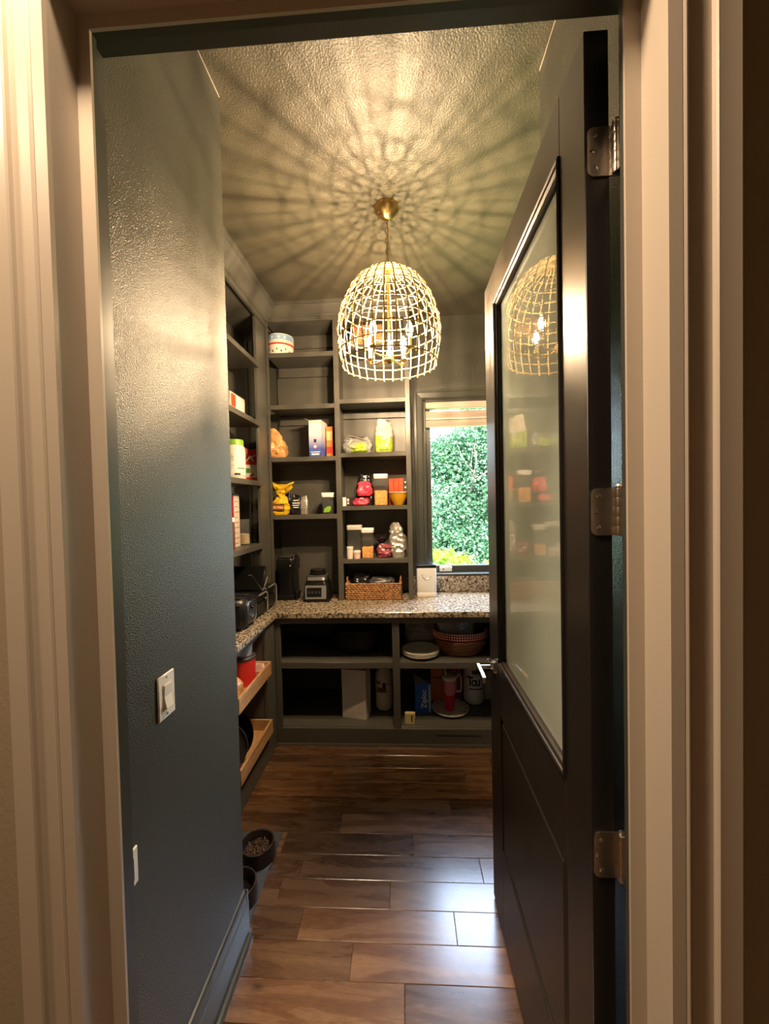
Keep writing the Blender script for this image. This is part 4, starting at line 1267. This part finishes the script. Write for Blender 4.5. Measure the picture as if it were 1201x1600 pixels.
t = thing('white_canister', 'square white kitchen canister with black lid and grey smile logo', 'canister', (.154, 3.055, ZK))
def rrect(w, d, z, r=.018, n=6):
    out = []
    for cx, cy, a0 in ((1, 1, 0), (-1, 1, PI / 2), (-1, -1, PI), (1, -1, 3 * PI / 2)):
        for i in range(n + 1):
            a = a0 + PI / 2 * i / n
            out.append((cx * (w / 2 - r) + r * math.cos(a), cy * (d / 2 - r) + r * math.sin(a), z))
    return out
MB().loft([rrect(.148, .126, 0), rrect(.150, .128, .004), rrect(.150, .128, .030), rrect(.148, .126, .032), rrect(.148, .126, .034), rrect(.150, .128, .036), rrect(.152, .130, .220)]).build('body', 'white', t)
MB().loft([rrect(.154, .132, .2203), rrect(.158, .136, .223), rrect(.158, .136, .238), rrect(.152, .130, .243)]).build('lid', 'black_plastic', t)
arc = [(.032 * math.cos(a), -.0655, .166 + .030 * math.sin(a)) for a in [PI * (1.02 + .96 * i / 14) for i in range(15)]]
MB().tube(arc, .003, 6, taper=[.0012 + .0048 * math.sin(PI * i / 14) ** .8 for i in range(15)]).build('smile_logo', 'silver', t)
MB().tube([(-.042, -.0652, .168), (-.020, -.0656, .176)], .0025, 6).build('smile_logo', 'silver', t)

# blender base
t = thing('blender_base', 'silver fronted black blender base without jug on the counter', 'blender', (-.672, 2.955, ZK))
MB().loft([rrect(.205, .20, 0, .03), rrect(.205, .20, .018, .03), rrect(.196, .19, .020, .03), rrect(.180, .17, .125, .03), rrect(.150, .145, .150, .03)]).build('body', 'black_plastic', t)
MB().loft([rrect(.150, .15, .1502, .03), rrect(.156, .155, .156, .03), rrect(.150, .15, .185, .03), rrect(.130, .13, .192, .03)]).build('locking_collar', 'dark_grey', t)
MB().lathe([(0, .1922), (.062, .1922), (.062, .205), (.056, .208), (.056, .226), (.050, .232), (0, .232)], 32).build('blade_coupling', 'black_plastic', t)
pan = MB().prism([(-.103, .024), (-.091, .122), (-.088, .122), (-.098, .024)], 'x', -.078, .078).build('front_panel', 'silver', t, smooth=False)
MB().prism([(-.1040, .040), (-.0955, .106), (-.0935, .106), (-.1015, .040)], 'x', -.066, .044).build('display', 'black_plastic', pan, smooth=False)
for i in range(4):
    MB().lathe([(0, .0), (.009, .0), (.008, .003), (0, .003)], 16).xf(Matrix.Translation((-.05 + .026 * i, -.1000, .072)) @ Matrix.Rotation(PI / 2 - .13, 4, 'X')).build('button', 'dark_grey', pan)
MB().prism([(-.082, .158), (-.081, .182), (-.078, .182), (-.079, .158)], 'x', -.062, .062).build('trim_strip', 'silver', t, smooth=False)
box(.048, .066, -.084, -.0825, .160, .180).build('release_tab', 'print_white', t)

# coffee maker in the corner
t = thing('coffee_maker', 'tall black coffee maker with chrome lever in the counter corner', 'coffee maker', (-.922, 3.03, ZK))
MB().loft([rrect(.14, .22, 0, .025), rrect(.14, .22, .03, .025), rrect(.12, .20, .036, .025), rrect(.116, .19, .20, .025), rrect(.136, .21, .225, .025), rrect(.136, .21, .300, .025), rrect(.116, .19, .318, .025)]).build('body', 'black_plastic', t)
MB().box(-.05, .05, -.085, .085, .3185, .332, .005).build('lid', 'dark_grey', t)
MB().tube([(.060, -.085, .300), (.068, -.092, .322), (.074, -.096, .356)], .006, 10).build('lever', 'chrome', t)
MB().lathe([(0, 0), (.006, 0), (.005, .004), (0, .004)], 12).xf(Matrix.Translation((.045, -.1055, .262)) @ Matrix.Rotation(PI / 2, 4, 'X')).build('indicator', 'print_white', t)
MB().box(.0705, .098, -.10, -.02, .0, .075, .012).build('drip_tray', 'black_plastic', t)

# toaster and presses on the left counter
t = thing('toaster', 'glossy black toaster with chrome framed control end on the left counter', 'toaster', (-1.075, 2.29, ZK))
MB().box(-.145, .145, -.115, .115, .012, .185, .024).build('body', 'black_plastic', t)
for x in (-.11, .11):
    for y in (-.085, .085):
        MB().lathe([(0, 0), (.012, 0), (.013, .012), (0, .012)], 12, (x, y, 0)).build('foot', 'black_matte', t)
for y in (-.042, .042):
    box(-.115, .115, y - .016, y + .016, .1845, .1862, .0005).build('slot', 'black_matte', t)
MB().tube([(-.12, -.118, .158), (.115, -.118, .158), (.125, -.114, .158)], .0024, 6).build('chrome_trim', 'chrome', t)
MB().tube([(-.12, -.094, .184), (.12, -.094, .184)], .0022, 6).build('chrome_trim', 'chrome', t)
pf = MB()
pts = [(.1462, y, z) for y, z in ((-.062, .050), (-.062, .140), (-.045, .156), (.045, .156), (.062, .140), (.062, .050), (.045, .036), (-.045, .036))]
MB().tube(pts, .006, 8, closed=True).build('control_frame', 'nickel_dark', t)
box(.1452, .1468, -.058, .058, .040, .150).build('control_plate', 'black_matte', t)
MB().box(.1468, .165, -.020, .020, .112, .130, .005).build('push_lever', 'black_plastic', t)
MB().lathe([(0, 0), (.011, 0), (.010, .012), (0, .013)], 18).xf(Matrix.Translation((.1468, 0, .066)) @ Matrix.Rotation(PI / 2, 4, 'Y')).build('dial', 'chrome', t)


def press(name, label, y, dy, h, open_lid, xb=-.14):
    t = thing(name, label, 'sandwich press', (-1.075, y, ZK))
    MB().box(xb, .128, -dy / 2, dy / 2, .010, h * .62, .012).build('lower_body', 'black_plastic', t)
    for x in (xb + .02, .10):
        for s in (-1, 1):
            MB().lathe([(0, 0), (.010, 0), (.010, .0105), (0, .0105)], 10, (x, s * (dy / 2 - .02), 0)).build('foot', 'black_matte', t)
    MB().box(xb, .126, -dy / 2 + .003, dy / 2 - .003, h * .63, h, .012).build('upper_body', 'black_plastic', t)
    q = MB()
    q.tube([(.131, -dy / 2 + .02, h - .004), (.135, dy / 2 - .03, h - .002), (.137, dy / 2 - .012, h - .010), (.137, dy / 2 - .004, h - .030), (.136, dy / 2 - .004, .02)], .0055, 8)
    q.build('frame', 'silver', t)
    if open_lid:
        lidq = MB().box(-.13, .12, -.008, .012, 0, .17, .006)
        lidq.xf(Matrix.Translation((0, dy / 2 - .03, h + .004)) @ Matrix.Rotation(-.42, 4, 'X')).build('open_lid', 'black_plastic', t)
        MB().tube([(.090, -dy / 2 - .03, h + .140), (.105, -dy / 2 - .015, h + .135), (.120, dy / 2 - .06, h + .022), (.124, dy / 2 - .045, h + .012)], .0042, 8).build('lid_handle', 'chrome', t)
        MB().tube([(.124, dy / 2 - .045, h + .012), (.110, dy / 2 + .085, h + .075)], .0035, 8).build('hinge_arm', 'silver', t)
    return t
press('contact_grill', 'black contact grill with raised lid and silver frame beside the toaster', 2.510, .165, .150, True)
press('waffle_maker', 'slim black waffle maker stored on edge behind the grill', 2.695, .165, .165, False, .070)

# ------------------------------------------------------------------ base cabinet contents, right bay
zS = .5662
for i in range(3):
    t = thing('plate', ['bottom plate of the stack of cream plates', 'middle plate of the stack of cream plates', 'top plate of the stack of cream plates'][i], 'plate', (.090, 2.742, zS + i * .0105), group='stacked cream plates')
    MB().lathe([(0, 0), (.072, 0), (.075, .002), (.090, .010), (.128, .021), (.131, .0235), (.128, .0255), (.090, .0145), (.074, .0075), (0, .0065)], 48).build('dish', 'plate', t)
bag('plastic_bag', 'crumpled grey plastic bag behind the stacked plates', 'bag', (.095, 3.00, zS), .21, .16, .225, 'film', 91, top='round', rough=.15)
t = thing('oval_basket', 'oval split wood basket with red gingham lining band', 'basket', (.374, 2.80, zS))
rx, ry = .185, .145
for k in range(8):
    z = .012 + k * .0135; g = .70 + .28 * (k / 7) ** .7
    pts = []
    for i in range(72):
        a = 2 * PI * i / 72; sw = .0022 * (1 if (i // 2 + k) % 2 else -1)
        pts.append(((rx * g + sw) * math.cos(a), (ry * g + sw) * math.sin(a), z))
    MB().tube(pts, .0072, 6, closed=True).build('splint_row', 'wicker_dark', t)
MB().lathe([(0, .001), (.70, .001), (.70, .008), (0, .008)], 48, sx=rx, sy=ry).build('base', 'wicker_dark', t)
MB().lathe([(.66, .010), (.92, .115), (.90, .115), (.64, .012), (.66, .010)], 48, sx=rx, sy=ry).build('lining', 'crimson', t)
gb = MB().lathe([(1.0, .118), (1.035, .121), (1.045, .164), (1.02, .168), (.97, .164), (.965, .118), (1.0, .118)], 64, sx=rx, sy=ry)
go = gb.build('gingham_band', 'gingham', t)
uvl = go.data.uv_layers.new(name='UVMap')
for poly in go.data.polygons:
    us = [(math.atan2(go.data.vertices[go.data.loops[li].vertex_index].co.y / ry, go.data.vertices[go.data.loops[li].vertex_index].co.x / rx) / (2 * PI)) % 1.0 for li in poly.loop_indices]
    if max(us) - min(us) > .5: us = [u + 1 if u < .5 else u for u in us]
    for li, u in zip(poly.loop_indices, us):
        uvl.data[li].uv = (u * 2, (go.data.vertices[go.data.loops[li].vertex_index].co.z - .118) / .05)
t = bag('white_pouch', 'translucent white pouch leaning in the gingham basket', 'bag', (.305, 2.80, zS + .012), .12, .05, .235, 'film', 94, lean=(-.05, 0))
t = bag('blue_pouch', 'clear pouch with blue print standing in the gingham basket', 'bag', (.405, 2.80, zS + .012), .13, .05, .250, 'film', 95, rotz=.1)
MB().prism([(-.030, .150), (.020, .165), (.032, .215), (.0, .240), (-.02, .205), (-.045, .175)], 'y', -.0245, -.021).build('blue_print', 'light_blue', t)
t = bag('dotted_bag', 'dark dotted bag at the right end of the gingham basket', 'bag', (.500, 2.83, zS + .012), .085, .06, .245, 'black_film', 96, top='none')
dm = MB().lathe([(0, 0), (.0028, 0), (.0028, .001), (0, .001)], 8).xf(Matrix.Rotation(PI / 2, 4, 'X')).mesh('dot_print'); dm.materials.append(M['red'])
for i in range(5):
    for k in range(6):
        mesh_obj('dot_print', dm, t, (-.03 + .014 * i + .005 * (k % 2), -.0325, .155 + .015 * k))

zD = .1197
t = thing('dinner_plate', 'white plate with grey patterned rim under the pink tumbler', 'plate', (.300, 2.842, zD))
MB().lathe([(0, 0), (.078, 0), (.082, .003), (.096, .010), (.132, .020), (.135, .0225), (.131, .0245), (.095, .0150), (.080, .0085), (0, .0075)], 56).build('dish', 'plate_grey', t)
fl = MB().add([(.0, -.006, 0), (.016, 0, .0065), (0, .006, 0), (-.010, 0, -.004)], [(0, 1, 2, 3)]).mesh('rim_print'); fl.materials.append(M['print_grey'])
for i in range(30):
    a = 2 * PI * i / 30 + (.06 if i % 2 else 0)
    rr_ = .111 + (.006 if i % 2 else -.002)
    mesh_obj('rim_print', fl, t, (rr_ * math.cos(a), rr_ * math.sin(a), .0150 + .0088 * (rr_ - .095) / .036 + .0052 - .0042), (0, 0, a + PI / 2 * (i % 2)))
t = thing('tumbler', 'pink handled tumbler with crimson base standing on the plate', 'tumbler', (.296, 2.838, zD + .0080))
MB().lathe([(0, 0), (.030, 0), (.033, .004), (.038, .118), (.0, .118)], 36).build('lower_body', 'crimson', t)
MB().lathe([(0, .1182), (.040, .1182), (.047, .130), (.051, .225), (0, .225)], 36).build('upper_body', 'pink', t)
MB().lathe([(0, .2252), (.053, .2252), (.053, .246), (.048, .252), (0, .254)], 36).build('lid', 'offwhite', t)
MB().tube([(-.025, .0, .250), (-.030, .0, .300)], .0055, 10).build('straw', 'offwhite', t)
MB().tube([(.048, 0, .232), (.078, 0, .262), (.086, 0, .24), (.086, 0, .16), (.080, 0, .132), (.046, 0, .134)], .0065, 10).build('handle', 'peach_box', t)
c = carton('orange_box', 'orange brown carton behind the pink tumbler', 'box', (.222, 3.00, zD), .105, .07, .360, 'orange')
patch(c, 'print_mark', 'print_brown', -.035, .03, .18, .19, -.0352)
c = carton('dark_red_box', 'dark red box standing behind the tumbler handle', 'box', (.345, 3.03, zD), .115, .06, .370, 'purple_film')
c = carton('blue_box', 'blue carton with white script lettering and torn open top', 'box', (.096, 2.832, zD), .115, .075, .215, 'blue', .16)
patch(c, 'side_stripe', 'light_blue', .040, .0565, .006, .205, -.0376)
text_part('Ziploc', .052, 'print_white', c, (.008, -.0385, .105), (PI / 2, -PI / 2, 0), bold=.0005)
MB().add([(-.0575, -.0375, .2155), (.045, -.0375, .2155), (-.052, .0375, .262), (-.0575, .0375, .2155), (-.0575, -.0360, .2155), (.043, -.036, .2155), (-.052, .036, .260)],
         [(0, 1, 2), (0, 2, 3), (4, 6, 5), (0, 4, 5, 1), (1, 5, 6, 2)]).build('torn_flap', 'silver', c, smooth=False)
c = carton('match_box', 'small pale yellow box with black stripe at the shelf front', 'box', (.006, 2.672, zD), .070, .030, .072, 'yellow_card', -.05)
patch(c, 'stripe', 'print_dark', .008, .018, .014, .060, -.0152)
# towel pack
t = thing('towel_canister', 'rounded white tub with dark blue lettering beside the tumbler', 'tub', (.494, 2.985, zD))
MB().lathe([(0, 0), (.066, 0), (.074, .008), (.077, .03), (.077, .060), (.0755, .064), (.077, .068), (.077, .265), (.070, .300), (.066, .305), (.066, .372), (.060, .380), (0, .380)], 40).build('body', 'white', t)
band(t, 'dark_band', 'navy', .0772, .232, .262, -PI * .60, -PI * .25)
band(t, 'rule_line', 'navy', .0772, .115, .124, -PI * .70, -PI * .25)
for i, ch in enumerate('Tou'):
    a = -PI * .655 + i * .37
    text_part(ch, .098, 'navy', t, (.0775 * math.cos(a), .0775 * math.sin(a), .175), (PI / 2, 0, a + PI / 2), sx=.8, bold=.0022)
for i, ch in enumerate('PREM'):
    a = -PI * .56 + i * .11
    text_part(ch, .016, 'navy', t, (.0775 * math.cos(a), .0775 * math.sin(a), .220), (PI / 2, 0, a + PI / 2))
c = carton('white_carton', 'small plain white carton behind the door handle', 'box', (.607, 3.03, zD), .055, .05, .215, 'offwhite')
patch(c, 'print_line', 'print_grey', -.02, .02, .15, .156, -.0252)

# base cabinet contents, left bay
t = thing('paper_bag', 'upright white paper bag with creased sides in the lower cabinet', 'bag', (-.375, 2.775, zD), -.22)
w, d, h = .178, .105, .345
rings = []
for k, (z, a, s) in enumerate(((0, 1, 1), (.05, 1.0, .97), (.15, 1.0, .90), (.25, 1.01, .92), (h, 1.02, .96))):
    W, D = w / 2 * a, d / 2
    rings.append([(-W, -D, z), (-W * .1, -D * (1 + .10 * math.sin(k * 2.2)), z), (W, -D, z), (W * s, 0, z), (W, D, z), (0, D, z), (-W, D, z), (-W * s, 0, z)])
MB().loft(rings, True, False).build('bag_body', 'paper', t, smooth=False)
t = thing('jug', 'large pale plastic jug with picture label next to the paper bag', 'bottle', (-.182, 2.89, zD))
MB().lathe([(0, 0), (.058, 0), (.064, .008), (.064, .10), (.061, .104), (.061, .110), (.064, .114), (.064, .235), (.058, .265), (.030, .300), (.021, .312), (.021, .330), (0, .330)], 36).build('body', 'offwhite', t)
MB().lathe([(0, .3302), (.024, .3302), (.024, .352), (0, .354)], 24).build('cap', 'white', t)
band(t, 'label_band', 'peach_box', .0644, .125, .225, -PI * .95, -PI * .10, n=28)
band(t, 'label_figure', 'print_brown', .0652, .135, .170, -PI * .75, -PI * .40)
band(t, 'label_figure', 'print_dark', .0652, .170, .205, -PI * .55, -PI * .42)
band(t, 'label_figure', 'print_brown', .0652, .195, .212, -PI * .80, -PI * .62)
t = thing('roasting_pot', 'black lidded roasting pot in the dark upper cabinet bay', 'pot', (-.36, 2.86, zS))
MB().lathe([(0, 0), (.88, .002), (.96, .02), (1.0, .14), (1.02, .142), (1.02, .150), (0, .150)], 44, sx=.20, sy=.13).build('body', 'black_plastic', t)
MB().lathe([(0, .1505), (1.02, .1505), (.98, .165), (.6, .195), (0, .205)], 44, sx=.20, sy=.13).build('lid', 'black_plastic', t)
MB().tube([(-.035, 0, .203), (-.033, 0, .225), (0, 0, .232), (.033, 0, .225), (.035, 0, .203)], .006, 8).build('lid_handle', 'steel', t)

# left trays contents
zt1 = .5805
j = thing('red_canister', 'red round canister standing in the upper pull-out tray', 'canister', (-.985, 2.275, zt1))
MB().lathe([(0, 0), (.068, 0), (.072, .005), (.072, .150), (0, .150)], 36).build('body', 'red', j)
MB().lathe([(0, .1502), (.074, .1502), (.074, .163), (.068, .168), (0, .168)], 36).build('lid', 'dark_grey', j)
t = thing('glass_jug', 'grey translucent measuring jug on the red canister', 'jug', (-.985, 2.275, zt1 + .1685))
MB().lathe([(0, 0), (.050, 0), (.054, .004), (.062, .085), (.060, .086), (.052, .006), (0, .005)], 28).build('body', 'film', t)
MB().tube([(.01, -.058, .075), (.012, -.085, .070), (.012, -.082, .03), (.01, -.054, .018)], .005, 8).build('handle', 'film', t)
bag('brown_bag', 'brown paper snack bag at the near end of the upper tray', 'bag', (-.985, 2.09, zt1), .12, .10, .115, 'orange_film', 97, top='round')
bag('beige_pouch', 'beige pouch at the far end of the upper tray', 'bag', (-.925, 2.385, zt1), .06, .05, .07, 'peach_box', 98, top='round')
zt2 = .2075
t = thing('frying_pan', 'black frying pan standing on edge in the lower tray', 'pan', (-1.0, 2.16, zt2))
pq = MB().lathe([(0, 0), (.095, 0), (.125, .035), (.128, .036), (.098, -.004), (0, -.004)], 40)
pq.xf(Matrix.Translation((0, 0, .128)) @ Matrix.Rotation(math.radians(72), 4, 'X')).build('pan_body', 'black_plastic', t)
MB().tube([(.0, .02, .235), (.01, .03, .26), (.03, .03, .285)], .009, 10).build('handle', 'black_matte', t)
t = thing('cast_griddle', 'dark round griddle leaning beside the frying pan', 'pan', (-1.0, 2.09, zt2))
pq = MB().lathe([(0, 0), (.11, 0), (.116, .012), (.113, .014), (.106, .006), (0, .006)], 40)
pq.xf(Matrix.Translation((0, 0, .112)) @ Matrix.Rotation(math.radians(80), 4, 'X')).build('griddle_body', 'dark_grey', t)

# ------------------------------------------------------------------ pet bowls on a mat
mt = tag(MB().box(-.86, -.642, 1.452, 1.890, .0004, .010, .003).build('feeding_mat', 'mat'), 'grey marbled feeding mat under the pet bowls', 'mat')
def bowl(label, x, y):
    t = thing('pet_bowl', label, 'bowl', (x, y, .0102), group='pet bowls on the mat')
    MB().lathe([(0, 0), (.082, 0), (.085, .004), (.076, .060), (.074, .064), (.070, .060), (.062, .018), (.05, .012), (0, .012)], 44).build('bowl_body', 'bowl_black', t)
    MB().lathe([(.0715, .060), (.076, .0605), (.0775, .0635), (.076, .0665), (.0725, .0665), (.071, .0635), (.0715, .060)], 44).build('rim', 'steel', t)
    return t
bowl('far black pet bowl with steel rim filled with kibble', -.718, 1.755)
bowl('near black pet bowl with steel rim half hidden by the wall', -.726, 1.555)
rd = random.Random(5); q = MB()
for i in range(420):
    a = rd.uniform(0, 2 * PI); r = .058 * math.sqrt(rd.random()); s = .0045
    x, y, z = r * math.cos(a), r * math.sin(a), rd.uniform(.016, .034)
    k = MB().lathe([(0, -s), (s * 1.1, -s * .4), (s * 1.1, s * .4), (0, s)], 6)
    k.xf(Matrix.Translation((x, y, z)) @ Matrix.Rotation(rd.uniform(0, 3), 4, 'X') @ Matrix.Rotation(rd.uniform(0, 3), 4, 'Y'))
    q.add(k.v, k.f)
ko = q.build('dry_kibble', 'kibble'); ko.location = (-.718, 1.755, .0112)
stuff(tag(ko, 'brown dry kibble heaped in the far pet bowl', 'pet food'))
